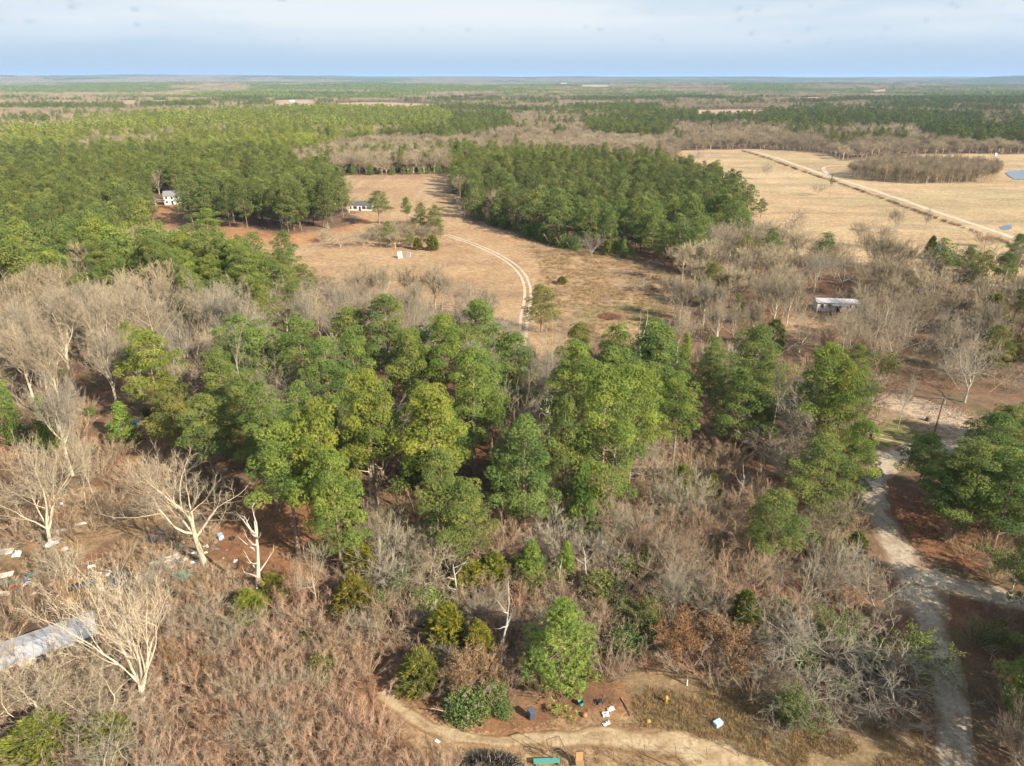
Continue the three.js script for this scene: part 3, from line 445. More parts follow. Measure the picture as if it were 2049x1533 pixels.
pine(['t', 432, 712], 19, 4.6, 'mid', 'mid green pine beside the rounded yellow one on the left');
pine(['t', 480, 760], 18, 4.0, 'mid', 'pine left of the blue green one');
pine(['t', 285, 668], 19, 5.2, 'yellow', 'large rounded yellow green pine on the left', [PINES[0]]);
pine(['t', 330, 760], 15, 4.2, 'olive', 'dusky pine under the rounded yellow one');
pine(['t', 400, 800], 16, 4.2, 'mid', 'pine over the parked blue sheet on the left');
pine(['t', 1300, 640], 16, 3.2, 'deep', 'dark pine by the brush pile');
// right hand pines
pine(['t', 1520, 662], 20, 5.6, 'mid', 'tall broad pine left of the white mobile home yard');
pine(['t', 1490, 745], 16, 4.4, 'deep', 'lower pine in front of the tall broad one');
pine(['t', 1665, 698], 22, 4.8, 'bright', 'tallest bright pine beside the gravel lane bend');
pine(['t', 1705, 735], 20, 4.0, 'yellow', 'sunlit yellow green pine at the lane edge');
pine(['t', 1718, 692], 12, 3.2, 'mid', 'small pine behind the tall bright one');
pine(['t', 1660, 882], 14, 4.6, 'mid', 'squat pine below the tallest bright pine');
pine(['t', 1735, 850], 15, 3.4, 'bright', 'thin pine hiding the lane bend');
pine(['t', 1560, 990], 11.5, 4.2, 'mid', 'mid sized flat topped pine right of centre front', [PINES[1]]);
pine(['t', 1862, 876], 11, 3.8, 'deep', 'dark spiky pine below the utility pole');
pine(['t', 2000, 832], 17, 5.0, 'deep', 'dark pine at the right edge above the lane');
pine(['t', 1960, 885], 16, 4.8, 'mid', 'spreading pine beside the lane on the right');
pine(['t', 2045, 905], 16, 5.2, 'blue', 'pale hanging pine cut by the right edge');
pine(['t', 1930, 940], 12, 4.0, 'deep', 'low dark pine overhanging the side lane');
pine(['t', 1943, 497], 14, 3.6, 'mid', 'green pine beside the white trailer on the right');
pine(['t', 2022, 508], 14, 3.6, 'deep', 'ragged dark pine at the right edge by the trailer', [PINES[4]]);
pine(['t', 2045, 470], 13, 3.2, 'deep', 'dark pine at the edge below the pasture', [PINES[4]]);
pine(['t', 2075, 560], 15, 4.0, 'olive', 'olive pine half out of view at the right edge');
pine(['t', 1527, 398], 9, 2.6, 'mid', 'small lone pine at the corner of the far pasture');
pine(['t', 1467, 338], 9, 3.0, 'olive', 'dark bushy tree standing on the pasture edge', [PINES[5]]);
// trees by the tan field
pine(['t', 755, 384], 15, 5.6, 'mid', 'spreading pine in front of the white cottage', [PINES[2]]);
pine(['t', 812, 396], 13, 2.6, 'deep', 'narrow dark pine right of the cottage');
pine(['t', 840, 408], 13, 3.4, 'mid', 'pine in the hedge clump by the driveway top');
pine(['t', 868, 412], 13, 3.4, 'mid', 'rightmost pine of the hedge clump by the driveway');
pine(['t', 650, 330], 20, 5.2, 'mid', 'tall pine at the right end of the yard row');
pine(['t', 622, 350], 18, 4.2, 'bright', 'pine second from the right in the yard row');
pine(['t', 930, 278], 19, 4.2, 'deep', 'tall dark pine at the far corner of the tan field', PINES_MID);
pine(['t', 910, 300], 14, 4.0, 'deep', 'dark pine below the tall one at the field corner', PINES_MID);
pine(['t', 300, 322], 18, 5.0, 'bright', 'rounded bright pine just left of the white house');
pine(['t', 408, 420], 17, 5.2, 'bright', 'rounded bright pine below the slate blue barn');
pine(['t', 372, 385], 12, 2.6, 'deep', 'small pine between the white house and the barn');
// young pines and cedars
function young(where, h, R, tintName, label, v) { const [x, z] = spot(where, h); plant('young_pine', v, x, z, h, { wide: R / (3 * h / v.h), crown: leafTint[tintName], label }); }
young(['t', 1120, 1212], 10.5, 4.9, 'mid', 'bright young pine at the bottom of the clearing', YOUNGS[0]);
young(['t', 1062, 1088], 6.5, 3.0, 'mid', 'bushy green young pine above the clearing', YOUNGS[1]);
young(['t', 1134, 1084], 6.5, 2.0, 'bright', 'narrow young pine beside the bushy green one', YOUNGS[2]);
young(['t', 1378, 670], 12, 3.0, 'yellow', 'pointed vine green conifer right of the central stand', YOUNGS[2]);
young(['t', 820, 880], 9, 2.6, 'deep', 'dark young pine under the centre canopy', YOUNGS[2]);
young(['t', 75, 800], 11, 2.8, 'yellow', 'yellowish young pine by the leaning snag on the left', YOUNGS[1]);
young(['t', 232, 808], 8, 3.0, 'bright', 'bright young pine beside the old shed roof', YOUNGS[0]);
young(['t', 5, 770], 12, 3.0, 'deep', 'dark young pine at the left edge', YOUNGS[2]);
young(['t', 1170, 940], 12, 3.2, 'deep', 'dark green young pine beside the grey tangle', YOUNGS[1]);
young(['t', 1480, 590], 8, 3.0, 'mid', 'young pine among the grey trees right of the brushy field', YOUNGS[0]);
// young pines along the field edges
{ const r = rng(313), row = (pts, n, say, jit) => { for (let i = 0; i < n; i++) { const f = (i + 0.2 + 0.6 * r()) / n * (pts.length - 1), k = Math.min(Math.floor(f), pts.length - 2), [x, z] = at(lerp(pts[k][0], pts[k + 1][0], f - k), lerp(pts[k][1], pts[k + 1][1], f - k)), h = 4 + 4 * r(); plant('young_pine', YOUNGS[i % 3], x + (r() - 0.5) * jit, z - r() * jit, h, { wide: 1.1 + 0.2 * r(), crown: leafTint[pick(['mid', 'bright', 'deep'], r)], label: 'young pine ' + say, group: 'young pines ' + say }); } };
  row([[590, 350], [660, 351], [780, 350], [900, 348]], 20, 'along the far edge of the tan field', 6); row([[908, 385], [935, 432], [1000, 455], [1070, 478], [1130, 496]], 16, 'at the foot of the dark stand by the tan field', 5); row([[1060, 474], [1095, 486], [1130, 497]], 9, 'in the bright clump below the dark stand', 5); row([[1215, 508], [1240, 514], [1300, 528]], 4, 'where the dark stand meets the brushy field', 5); }
function cedar(where, h, R, tintName, label, i = 0) { const [x, z] = spot(where, h), v = CEDARS[i % 3]; plant('cedar_tree', v, x, z, h, { wide: R / (2.1 * h / v.h), crown: leafTint[tintName], label }); }
cedar(['t', 491, 1184], 5, 2.4, 'bright', 'yellow green round cedar below the white snag', 2);
cedar(['t', 540, 1150], 4, 2.0, 'mid', 'green cedar right of the white snag', 2);
cedar(['t', 715, 1086], 5.5, 2.5, 'yellow', 'golden cedar under the light green pines', 0);
cedar(['t', 702, 1158], 6, 2.6, 'olive', 'dark olive cedar below the golden one', 2);
cedar(['t', 893, 1206], 7.5, 2.6, 'yellow', 'golden flame shaped cedar behind the tan leaved oak', 1);
cedar(['t', 955, 1240], 6.5, 2.0, 'yellow', 'yellow cedar wrapped in pale twigs right of the golden flame', 1);
cedar(['t', 938, 1122], 5, 2.2, 'yellow', 'small golden cedar in the middle thicket', 2);
cedar(['t', 987, 1102], 5.5, 1.9, 'bright', 'lime cedar beside the small golden one', 0);
cedar(['t', 838, 1310], 4.5, 2.6, 'mid', 'low green cedar left of the tan leaved oak', 2);
cedar(['t', 1498, 1180], 6.5, 2.2, 'deep', 'deep green cedar beside the red hollow', 1);
cedar(['t', 1430, 948], 5, 1.8, 'yellow', 'small lime cedar on the red slope', 1);
cedar(['t', 1365, 930], 5.5, 2.0, 'bright', 'green cedar above the pink brush', 0);
cedar(['t', 1909, 630], 9, 3.0, 'mid', 'olive cedar at the corner of the right hand yard', 1);
cedar(['t', 1998, 585], 12, 4.2, 'yellow', 'large rusty yellow cedar at the right edge', 0);
cedar(['t', 2030, 660], 8, 3.0, 'olive', 'dark cedar under the rusty yellow one', 2);
cedar(['t', 1125, 552], 2.6, 1.6, 'mid', 'round green bush alone on the brushy field', 2);
cedar(['t', 1870, 470], 9, 2.6, 'deep', 'dark cedar at the lower edge of the pasture', 1);
cedar(['t', 1555, 640], 8, 2.8, 'deep', 'dark cedar by the orange yard', 2);
cedar(['t', 865, 470], 6, 2.6, 'bright', 'rounded green cedar at the field corner of the hedge', 2);
cedar(['t', 835, 474], 5, 2.0, 'yellow', 'lime cedar in the hedge clump', 0);
cedar(['t', 1215, 480], 6, 2.0, 'bright', 'bright cedar at the foot of the dark pine stand', 0);
cedar(['t', 1190, 968], 8, 2.6, 'deep', 'deep green cedar in the middle of the grey tangle', 1);
cedar(['t', 1720, 1065], 4, 1.6, 'deep', 'small dark cedar by the lane edge', 0);
cedar(['t', 60, 1440], 6, 3.0, 'deep', 'dark green cedar half hidden at the bottom left', 2);
cedar(['t', 200, 1440], 5, 2.6, 'mid', 'green cedar under the pale trees at the bottom left', 2);
// bare trees that stand out
bare(['t', 90, 572], 24, 1.0, 'pale', 'tall pale leafless tree leaning left at the left edge', BARES[4]);
bare(['t', 168, 572], 21, 0.9, 'pale', 'slender pale leafless tree behind the left thicket', BARES[3]);
bare(['t', 196, 650], 19, 1.0, 'tan', 'tan leafless tree left of the rounded yellow pine', BARES[4]);
bare(['t', 275, 558], 22, 1.15, 'pale', 'broad pale leafless crown behind the rounded yellow pine', BARES[0]);
bare(['t', 340, 640], 17, 0.9, 'grey', 'grey leafless tree right of the rounded yellow pine', BARES[3]);
bare(['t', 396, 640], 15, 1.0, 'pale', 'pale forked tree below the dark pine wood', BARES[1]);
bare(['t', 476, 600], 20, 1.0, 'grey', 'tall grey forked tree left of the central stand', BARES[1]);
bare(['t', 22, 640], 20, 0.9, 'pale', 'pale leafless tree at the left edge', BARES[4]);
bare(['t', 355, 862], 21, 1.15, 'pale', 'massive pale leafless tree leaning over the junk yard', GIANTS[1], { lean: 0.06 });
bare(['t', 38, 880], 17, 1.1, 'pale', 'pale spreading tree at the left edge of the junk yard', BARES[0]);
bare(['t', 212, 1132], 19, 0.95, 'white', 'big white barked leafless tree at lower left', GIANTS[0], { lean: 0.04 });
bare(['t', 60, 1290], 11, 1.2, 'pale', 'pale crooked tree in the bottom left thicket', BARES[5]);
bare(['t', 150, 1330], 10, 1.1, 'pale', 'pale bushy tree right of the crooked one at bottom left', BARES[5]);
bare(['t', 165, 1440], 9, 1.2, 'grey', 'grey spreading tree at the bottom left', BARES[5]);
bare(['t', 160, 870], 14, 0.6, 'pale', 'thin leaning tree above the junk yard', SLENDER[0], { lean: 0.1 });
bare(['t', 125, 850], 15, 0.6, 'pale', 'thinnest leaning tree left of the old shed roof', SLENDER[1], { lean: 0.1 });
bare(['t', 760, 1003], 9, 1.1, 'pale', 'pale branching tree in front of the broken trunk', BARES[1]);
bare(['t', 852, 1062], 9, 1.2, 'pale', 'pale tree leaning right in the middle thicket', BARES[5]);
bare(['t', 786, 1185], 7, 1.2, 'pink', 'pinkish leafless tree behind the golden cedar', SMALLS[0]);
bare(['t', 620, 1080], 11, 1.0, 'tan', 'tan twiggy tree on the red slope', SLENDER[1]);
bare(['t', 1310, 1000], 8.5, 1.3, 'pink', 'sprawling pinkish tree right of the grey tangle', BARES[5]);
bare(['t', 1270, 985], 9, 1.2, 'grey', 'crooked grey tree in the grey tangle', BARES[5]);
bare(['t', 1418, 998], 9, 1.1, 'pink', 'pink brown tree below the red slope', BARES[1]);
bare(['t', 1362, 1048], 8.5, 1.1, 'pink', 'pink brown tree left of the red hollow', BARES[0]);
bare(['t', 1355, 1122], 9, 1.0, 'grey', 'pale grey twiggy tree right of the young pine', BARES[3]);
bare(['t', 1440, 1145], 8, 1.0, 'tan', 'tan twiggy tree above the brown leaved oak', SMALLS[0]);
bare(['t', 1548, 1085], 7, 1.1, 'tan', 'bushy tan tree under the flat topped pine', SMALLS[1]);
bare(['t', 1672, 985], 8, 1.0, 'olive', 'grey green leafless tree beside the lane', SMALLS[0]);
bare(['t', 1775, 1122], 8.5, 1.3, 'grey', 'silvery bare tree reaching over the gravel lane', BARES[2]);
bare(['t', 1650, 1210], 9, 1.5, 'grey', 'twisted silvery oak left of the lane', BARES[5]);
bare(['t', 1760, 1245], 9, 1.6, 'grey', 'twisted silvery oak leaning over the lane at lower right', BARES[5]);
bare(['t', 1600, 1300], 7, 1.5, 'grey', 'low twisted oak nearest the bottom on the right', BARES[5]);
bare(['t', 1445, 838], 7, 1.2, 'pink', 'dark pink shrub tree below the two broad pines', SMALLS[1]);
bare(['t', 1571, 712], 16, 0.8, 'grey', 'grey thin tree between two pines right of centre', SLENDER[0]);
bare(['t', 1366, 605], 15, 1.0, 'pale', 'whitish tree right of the brush pile', BARES[1]);
bare(['t', 1434, 440], 16, 1.25, 'tan', 'great domed bare tree at the end of the dark pine stand', BARES[0]);
bare(['t', 1462, 512], 14, 1.0, 'pale', 'whitish tree below the great domed one', BARES[1]);
bare(['t', 1533, 538], 14, 1.0, 'tan', 'tan tree left of the white mobile home', BARES[1]);
bare(['t', 1590, 545], 15, 1.0, 'tan', 'tan tree standing before the white mobile home', BARES[3]);
bare(['t', 1718, 578], 14, 1.0, 'tan', 'tan tree right of the white mobile home', BARES[0]);
bare(['t', 1807, 602], 15, 1.15, 'tan', 'wide domed tree behind the utility pole', BARES[2]);
bare(['t', 1841, 490], 15, 1.1, 'deep', 'dark wide oak below the pasture', BARES[5]);
bare(['t', 1643, 498], 14, 1.0, 'grey', 'grey tree between the pasture and the mobile home', BARES[0]);
bare(['t', 1700, 490], 14, 1.1, 'tan', 'tan dome shaped tree below the pasture', BARES[2]);
bare(['t', 1964, 678], 14, 1.4, 'grey', 'huge domed grey oak over the dirt yard', BARES[2]);
bare(['t', 1824, 742], 12, 0.7, 'grey', 'small leafless tree beside the utility pole', SLENDER[1]);
bare(['t', 1540, 320], 13, 1.0, 'tan', 'round topped bare tree alone on the pasture', BARES[0]);
bare(['t', 1668, 345], 14, 0.7, 'deep', 'dark bare tree alone in mid pasture', SLENDER[0]);
bare(['t', 1640, 362], 8, 1.1, 'tan', 'low bushy tree at the foot of the dark pasture tree', SMALLS[0]);
bare(['t', 1398, 298], 12, 0.9, 'tan', 'bare tree near the top corner of the pasture', BARES[0]);
bare(['t', 1597, 412], 12, 1.1, 'deep', 'dark crooked tree on the lower pasture', BARES[5]);
bare(['t', 1728, 432], 12, 1.1, 'tan', 'wide bare tree at the lower pasture edge', BARES[1]);
bare(['t', 1770, 442], 11, 1.0, 'deep', 'bare tree beside the wide one at the lower pasture edge', BARES[0]);
bare(['t', 1800, 408], 13, 0.9, 'tan', 'forked bare tree near the dirt road', BARES[1]);
bare(['t', 1862, 413], 12, 0.7, 'deep', 'ivy clad bare tree near the dirt road', SLENDER[1]);
bare(['t', 1980, 455], 8, 1.1, 'pink', 'reddish vase shaped tree by the dirt road', SMALLS[1]);
bare(['t', 1187, 455], 11, 0.9, 'grey', 'pale twiggy tree at the edge of the brushy field', SMALLS[0]);
bare(['t', 1290, 545], 6, 1.3, 'tan', 'scrubby bare bush on the brushy field', SMALLS[1]);
bare(['t', 1335, 545], 7, 1.0, 'deep', 'dark bush at the right of the brushy field', SMALLS[0]);
bare(['t', 678, 455], 8, 1.2, 'pale', 'low spreading pale tree on the yard slope', SMALLS[0]);
bare(['t', 652, 445], 8, 1.2, 'grey', 'grey spreading tree in front of the yard pines', SMALLS[1]);
bare(['t', 725, 452], 8, 1.3, 'grey', 'grey tree below the white cottage', SMALLS[0]);
// dead trunks
function snag(where, h, i, tintName, label, extra = {}) { const [x, z] = spot(where, h); plant('dead_tree', SNAGS[i], x, z, h, { bark: barkTint[tintName], label, ...extra }); }
snag(['b', 520, 1200], 12.6, 0, 'tan', 'white dead tree with broken upright limbs');
snag(['b', 743, 1045], 10, 1, 'pink', 'broken orange barked pine trunk in the centre');
snag(['b', 1002, 1333], 10, 3, 'grey', 'grey dead tree left of the young pine');
snag(['b', 915, 1215], 7, 1, 'tan', 'forked white dead tree above the golden cedar');
snag(['b', 1175, 1190], 7, 3, 'tan', 'bleached dead tree with curling limbs right of the narrow young pine');
snag(['b', 1120, 1190], 5, 1, 'tan', 'short bleached trunk beside the curling dead tree');
snag(['b', 90, 858], 5, 2, 'tan', 'broken white stump with a fallen limb on the left');
snag(['b', 230, 868], 3.5, 2, 'tan', 'split white stump beside the old shed roof');
snag(['b', 95, 915], 4, 2, 'tan', 'short white stump among the left thicket');
snag(['b', 1467, 1040], 8, 3, 'grey', 'grey dead tree on the red slope');
snag(['b', 1140, 985], 9, 3, 'tan', 'thin dead tree beside the pale full crowned pine');
snag(['b', 1285, 800], 17, 3, 'tan', 'dead pine top poking from the right shoulder of the stand');
// oaks that keep their brown leaves, ivy clad trees, evergreen bushes
const heldMat = tint(foliage, 1, 1, 1);
function leafy(name, where, h, R, v, tintName, label, mat) { const [x, z] = spot(where, h), V = { ...v, leafMat: mat }; plant(name, V, x, z, h, { wide: R, crown: barkTint[tintName], bark: barkTint[tintName], label }); }
leafy('oak_tree', ['t', 945, 1285], 6, 1.1, HELD[0], 'tan', 'oak holding tan leaves left of the young pine', heldMat);
leafy('oak_tree', ['t', 915, 1330], 4.5, 1.1, HELD[1], 'tan', 'low oak holding pale brown leaves above the track', heldMat);
leafy('oak_tree', ['t', 1372, 1225], 6.5, 1.1, HELD[1], 'pink', 'oak holding rusty leaves right of the young pine', tint(foliage, 0.95, 0.8, 0.7));
leafy('oak_tree', ['t', 1460, 1240], 6.5, 1.1, HELD[0], 'tan', 'oak with sparse rusty leaves by the dark cedar', tint(foliage, 0.85, 0.75, 0.7));
leafy('oak_tree', ['t', 330, 1290], 4, 1.2, HELD[0], 'tan', 'small oak with tan leaves right of the white barked tree', heldMat);
leafy('oak_tree', ['t', 405, 1300], 4, 1.0, HELD[1], 'tan', 'small tan leaved oak below the dark car', heldMat);
leafy('oak_tree', ['t', 10, 1000], 4.5, 1.0, HELD[1], 'tan', 'tan leaved bush at the left edge of the junk yard', heldMat);
leafy('oak_tree', ['t', 1330, 830], 6, 1.0, HELD[0], 'pink', 'rusty leaved oak under the right shoulder of the stand', tint(foliage, 0.95, 0.75, 0.65));
leafy('ivy_tree', ['t', 1690, 1215], 7, 1.2, IVY[0], 'grey', 'ivy covered oak limb mass by the lane', leafTint.mid);
leafy('ivy_tree', ['t', 1850, 1250], 8, 1.1, IVY[0], 'grey', 'ivy covered tree overhanging the lane at lower right', leafTint.yellow);
leafy('ivy_tree', ['t', 1600, 1370], 6, 1.1, IVY[0], 'grey', 'ivy tangle in front of the dark hollow', leafTint.dark);
leafy('ivy_tree', ['t', 1580, 545], 13, 0.8, IVY[0], 'tan', 'vine topped tree by the white mobile home', leafTint.olive);
leafy('ivy_tree', ['t', 1790, 690], 10, 0.9, IVY[0], 'tan', 'vine draped tree above the dirt yard', leafTint.olive);
leafy('ivy_tree', ['t', 1300, 1180], 6, 1.1, IVY[0], 'tan', 'ivy streaked tree right of the young pine', leafTint.olive);
leafy('ivy_tree', ['t', 2060, 1080], 8, 1.1, IVY[0], 'grey', 'vine hung tree at the right edge over the side lane', leafTint.dark);
leafy('ivy_tree', ['t', 2010, 1240], 6, 1.1, IVY[0], 'grey', 'vine hung bush at the right edge below the side lane', leafTint.olive);
// ---------------------------------------------------------------- the woods between: stands named by where they grow
const stands = [
  { A: grove, pine: 0, gap: 3.1, h: [9, 13], bt: ['grey', 'tan', 'pink'], say: 'thin bare tree crowded in the grove on the far pasture', slim: 1 },
  { A: area([905, 392], [930, 435], [1000, 455], [1130, 498], [1240, 512], [1350, 548], [1425, 535], [1500, 480], [1495, 430], [1440, 385], [1385, 362], [1250, 365], [1100, 358], [960, 352], [905, 356]), pine: 0.86, gap: 8.2, h: [12, 20], pt: ['mid', 'deep', 'mid', 'deep', 'blue'], bt: ['grey', 'tan'], say: 'in the dark stand between the two pastures' },
  { A: area([372, 425], [600, 432], [690, 425], [692, 455], [600, 472], [480, 466], [372, 452]), pine: 1, gap: 7.5, h: [17, 21], pt: ['mid', 'bright'], say: 'in the row over the orange yard' },
  { A: area([-600, 615], [160, 615], [330, 618], [385, 655], [520, 690], [570, 668], [640, 650], [660, 622], [600, 582], [520, 566], [450, 553], [372, 548], [310, 540], [285, 470], [290, 400], [372, 415], [600, 425], [655, 400], [655, 380], [610, 362], [590, 345], [560, 330], [-600, 330]), pine: 0.95, gap: 7.9, h: [12, 20], pt: ['mid', 'bright', 'mid', 'yellow', 'mid', 'deep'], bt: ['tan', 'pale'], say: 'in the dense wood on the left' },
  { A: area([-900, 330], [560, 330], [640, 310], [760, 285], [900, 268], [905, 240], [870, 228], [700, 226], [480, 228], [270, 243], [60, 262], [-900, 275]), pine: 0.9, gap: 8.6, h: [8, 19], far: 'bright', clump: 0.5 },
  { A: area([590, 345], [655, 352], [905, 347], [905, 325], [760, 318], [640, 312], [590, 325]), pine: 0.12, gap: 5.5, h: [12, 15], pt: ['mid'], bt: ['pale', 'pink', 'grey'], say: 'along the far edge of the tan field' },
  { A: area([735, 478], [780, 458], [880, 462], [888, 486], [800, 498], [735, 496]), pine: 0.08, gap: 4.5, h: [5, 8], pt: ['mid'], bt: ['tan', 'grey', 'pink', 'deep'], say: 'in the hedge clump on the tan field', slim: 2 },
  { A: area([650, 572], [672, 596], [760, 602], [880, 612], [960, 640], [1012, 665], [1030, 735], [900, 760], [760, 760], [640, 720], [560, 680], [560, 645], [640, 628]), pine: 0.06, gap: 8, h: [12, 15], pt: ['mid'], bt: ['pale', 'tan', 'grey'], say: 'in the grey belt below the tan field' },
  { A: area([-500, 615], [330, 618], [385, 655], [520, 690], [540, 760], [440, 880], [260, 880], [200, 960], [-500, 960]), pine: 0.09, gap: 7.9, h: [12, 20], pt: ['mid', 'yellow'], bt: ['pale', 'pale', 'tan', 'grey'], say: 'in the leafless wood at the left' },
  { A: area([1352, 600], [1345, 540], [1425, 535], [1500, 480], [1515, 470], [1560, 505], [1640, 520], [1760, 535], [1880, 550], [1960, 560], [2100, 575], [2500, 600], [2500, 800], [2000, 780], [1900, 760], [1760, 790], [1560, 760], [1400, 700], [1330, 660]), pine: 0.06, gap: 9.2, h: [11, 15], pt: ['deep', 'olive'], bt: ['tan', 'tan', 'grey', 'pink', 'pale'], say: 'in the leafless wood below the far pasture' },
  { A: area([540, 760], [760, 760], [900, 760], [1100, 800], [1300, 810], [1400, 860], [1340, 960], [1200, 1010], [1000, 1030], [800, 1020], [560, 1030], [440, 900]), pine: 0.55, gap: 8.6, h: [14, 21], pt: ['mid', 'bright', 'blue'], bt: ['tan', 'grey'], say: 'deep in the central pine stand' },
  { A: area([1400, 700], [1560, 760], [1740, 800], [1735, 900], [1720, 1000], [1500, 1000], [1400, 900]), pine: 0.35, gap: 8, h: [9, 15], pt: ['mid', 'deep'], bt: ['tan', 'grey', 'pink'], say: 'in the wood left of the gravel lane', slim: 2 },
  { A: area([1930, 900], [2600, 900], [2600, 1160], [2060, 1160], [1960, 1060]), pine: 0.7, gap: 7, h: [10, 14], pt: ['deep', 'mid'], bt: ['grey'], say: 'on the bank right of the gravel lane' },
  { A: area([1990, 1240], [2700, 1240], [2700, 1700], [2060, 1700]), pine: 0.7, gap: 4.8, h: [11, 15], pt: ['deep', 'mid'], bt: ['grey', 'deep'], say: 'at the right edge beyond the lower lane' },
  { A: area([560, 1030], [800, 1020], [1000, 1030], [1340, 960], [1500, 1000], [1720, 1000], [1760, 1250], [1560, 1400], [1300, 1330], [1000, 1360], [820, 1360], [640, 1230]), pine: 0, gap: 6.2, h: [5, 10], bt: ['tan', 'pink', 'grey', 'olive'], say: 'in the thicket above the clearing', slim: 2 },
  { A: area([-300, 1260], [640, 1200], [760, 1380], [600, 1640], [-300, 1640]), pine: 0, gap: 6.5, h: [4.5, 7], bt: ['pink', 'tan', 'pink', 'pale'], say: 'in the bottom left thicket', slim: 2 },
  { A: area([-300, 960], [200, 960], [420, 980], [560, 1030], [640, 1200], [-300, 1260]), pine: 0, gap: 10, h: [4, 7], bt: ['tan', 'pale'], say: 'around the junk yard', slim: 2 },
];
const farPine = [area([690, 240], [780, 226], [900, 240], [1010, 236], [1030, 262], [900, 290], [760, 285]), area([1380, 232], [1560, 232], [1760, 232], [1960, 240], [1960, 262], [1750, 262], [1530, 258]), area([1830, 262], [2400, 268], [2400, 300], [1960, 298], [1850, 285]), area([1850, 196], [2500, 192], [2500, 216], [1900, 214]), area([1780, 214], [1900, 212], [1910, 224], [1790, 226]), area([1460, 178], [1590, 178], [1590, 187], [1460, 187]), area([1150, 222], [1310, 224], [1310, 232], [1150, 230]), area([1260, 234], [1400, 232], [1400, 248], [1280, 248]), area([1160, 250], [1340, 255], [1340, 285], [1180, 280]), area([1040, 345], [1330, 330], [1330, 345], [1100, 358]), area([60, 220], [250, 217], [250, 223], [60, 225]), area([280, 214], [420, 212], [420, 219], [280, 220]), area([440, 190], [530, 188], [530, 206], [450, 206]), area([-500, 180], [340, 178], [340, 188], [-500, 190]), area([500, 178], [1000, 180], [1000, 186], [500, 186]), area([1270, 188], [1450, 190], [1450, 202], [1290, 200])];
const forest = { pine: [[], [], []], bare: [[], [], []], clump: [] };       // beyond the single trees: near, middle, far; groves
const poles = [];
const singles = { pine: [], bare: [] };
const blocked = [];                                                        // places of buildings, filled in before: [x, z, r]
for (const [a, b, r] of [[342, 402, 13], [390, 415, 10], [705, 416, 9], [808, 510, 4], [1665, 612, 13], [1990, 582, 8], [1848, 324, 22], [490, 395, 8], [570, 442, 6], [100, 1268, 7], [243, 1170, 4], [378, 838, 4], [262, 862, 4]]) { const p = at(a, b); blocked.push([p[0], p[1], r]); }
function free(x, z, m) { for (const [a, b, c] of spots) { const dx = a - x, dz = b - z, q = c + m; if (dx * dx + dz * dz < q * q) return false; } for (const [a, b, r] of blocked) if ((a - x) ** 2 + (b - z) ** 2 < r * r) return false; return true; }
{
  const r = rng(777);
  for (const S of stands) {
    const A = S.A, g0 = S.gap;
    for (let z = A.y0; z < A.y1; z += g0) for (let x = A.x0; x < A.x1; x += g0) {
      const X = x + (r() - 0.5) * g0 * 1.25, Z = z + (r() - 0.5) * g0 * 1.25, hR = r(), kR = r(), tR = r(), uR = r();
      if (Z > -30 || Math.abs(X) > 0.80 * -Z + 25 || !has(A, X, Z) || (!S.slim || S.slim !== 1) && openAreas.some(o => has(o, X, Z)) && S.slim !== 2) continue;
      if (S.A === grove ? false : (S.slim === 2 && (has(lotEast, X, Z) || has(yardEast, X, Z))) || has(yardEast, X, Z) || has(trackSouth, X, Z) || has(redSlope, X, Z) || onRoad(X, Z, 1.6)) continue;
      if (!free(X, Z, S.slim ? 0.6 : 1.6)) continue;
      const d = -Z, pr = S.clump ? clamp(S.pine - 0.9 * smooth(0.53, 0.64, fbm(X / 90, Z / 55, 3, 301))) : S.pine;
      const isP = kR < pr, h = lerp(S.h[0], S.h[1], hR) * (isP ? 1 : S.pine > 0.6 ? 0.85 : 1), rec = { x: X, z: Z, h, d: Math.hypot(X, Z), S, tR, uR };
      (isP ? singles.pine : singles.bare).push(rec);
    }
  }
}
// trees on the near right, below and beside the view, whose shade lies across the lane
for (const [x, z, h, k] of [[60, -41, 15, 0], [67, -47, 16, 1], [72, -40, 15, 1], [75, -53, 16, 0], [63, -33, 14, 1], [82, -46, 17, 0], [80, -60, 16, 1], [88, -55, 15, 1], [70, -62, 12, 0], [92, -66, 16, 1]]) {
  if (k) plant('pine_tree', PINES[(x * 7) % 6], x, z, h, { crown: leafTint.deep, label: 'dark pine on the near bank beyond the lower lane', group: 'pines on the near bank' });
  else plant('bare_tree', BARES[(x * 7) % 5], x, z, h, { crown: barkTint.grey, bark: barkTint.grey, label: 'leafless tree on the near bank beyond the lower lane', group: 'leafless trees on the near bank' });
}
function placed(list, key) {                                         // where in its stand a tree grows: front, middle or back; left, centre or right
  const by = new Map(); for (const t of list) { const k = t[key]; if (!by.has(k)) by.set(k, []); by.get(k).push(t); }
  for (const L of by.values()) { const zs = L.map(t => t.z).sort((a, b) => b - a), xs = L.map(t => t.x / -t.z).sort((a, b) => a - b), hs = L.map(t => t.h).sort((a, b) => a - b), n = L.length, q = (s, f) => s[Math.floor((n - 1) * f)];
    for (const t of L) { const many = n > 5; t.where = many ? `, ${t.z >= q(zs, 0.33) ? 'front' : t.z >= q(zs, 0.67) ? 'middle' : 'back'} ${t.x / -t.z <= q(xs, 0.33) ? 'left' : t.x / -t.z <= q(xs, 0.67) ? 'centre' : 'right'}, ` : ''; t.size = n < 3 ? '' : t.h > q(hs, 0.72) ? 'tall ' : t.h < q(hs, 0.28) ? 'low ' : ''; } }
}
const cap = { pine: 300 - taken.pine_tree, bare: 300 - taken.bare_tree };
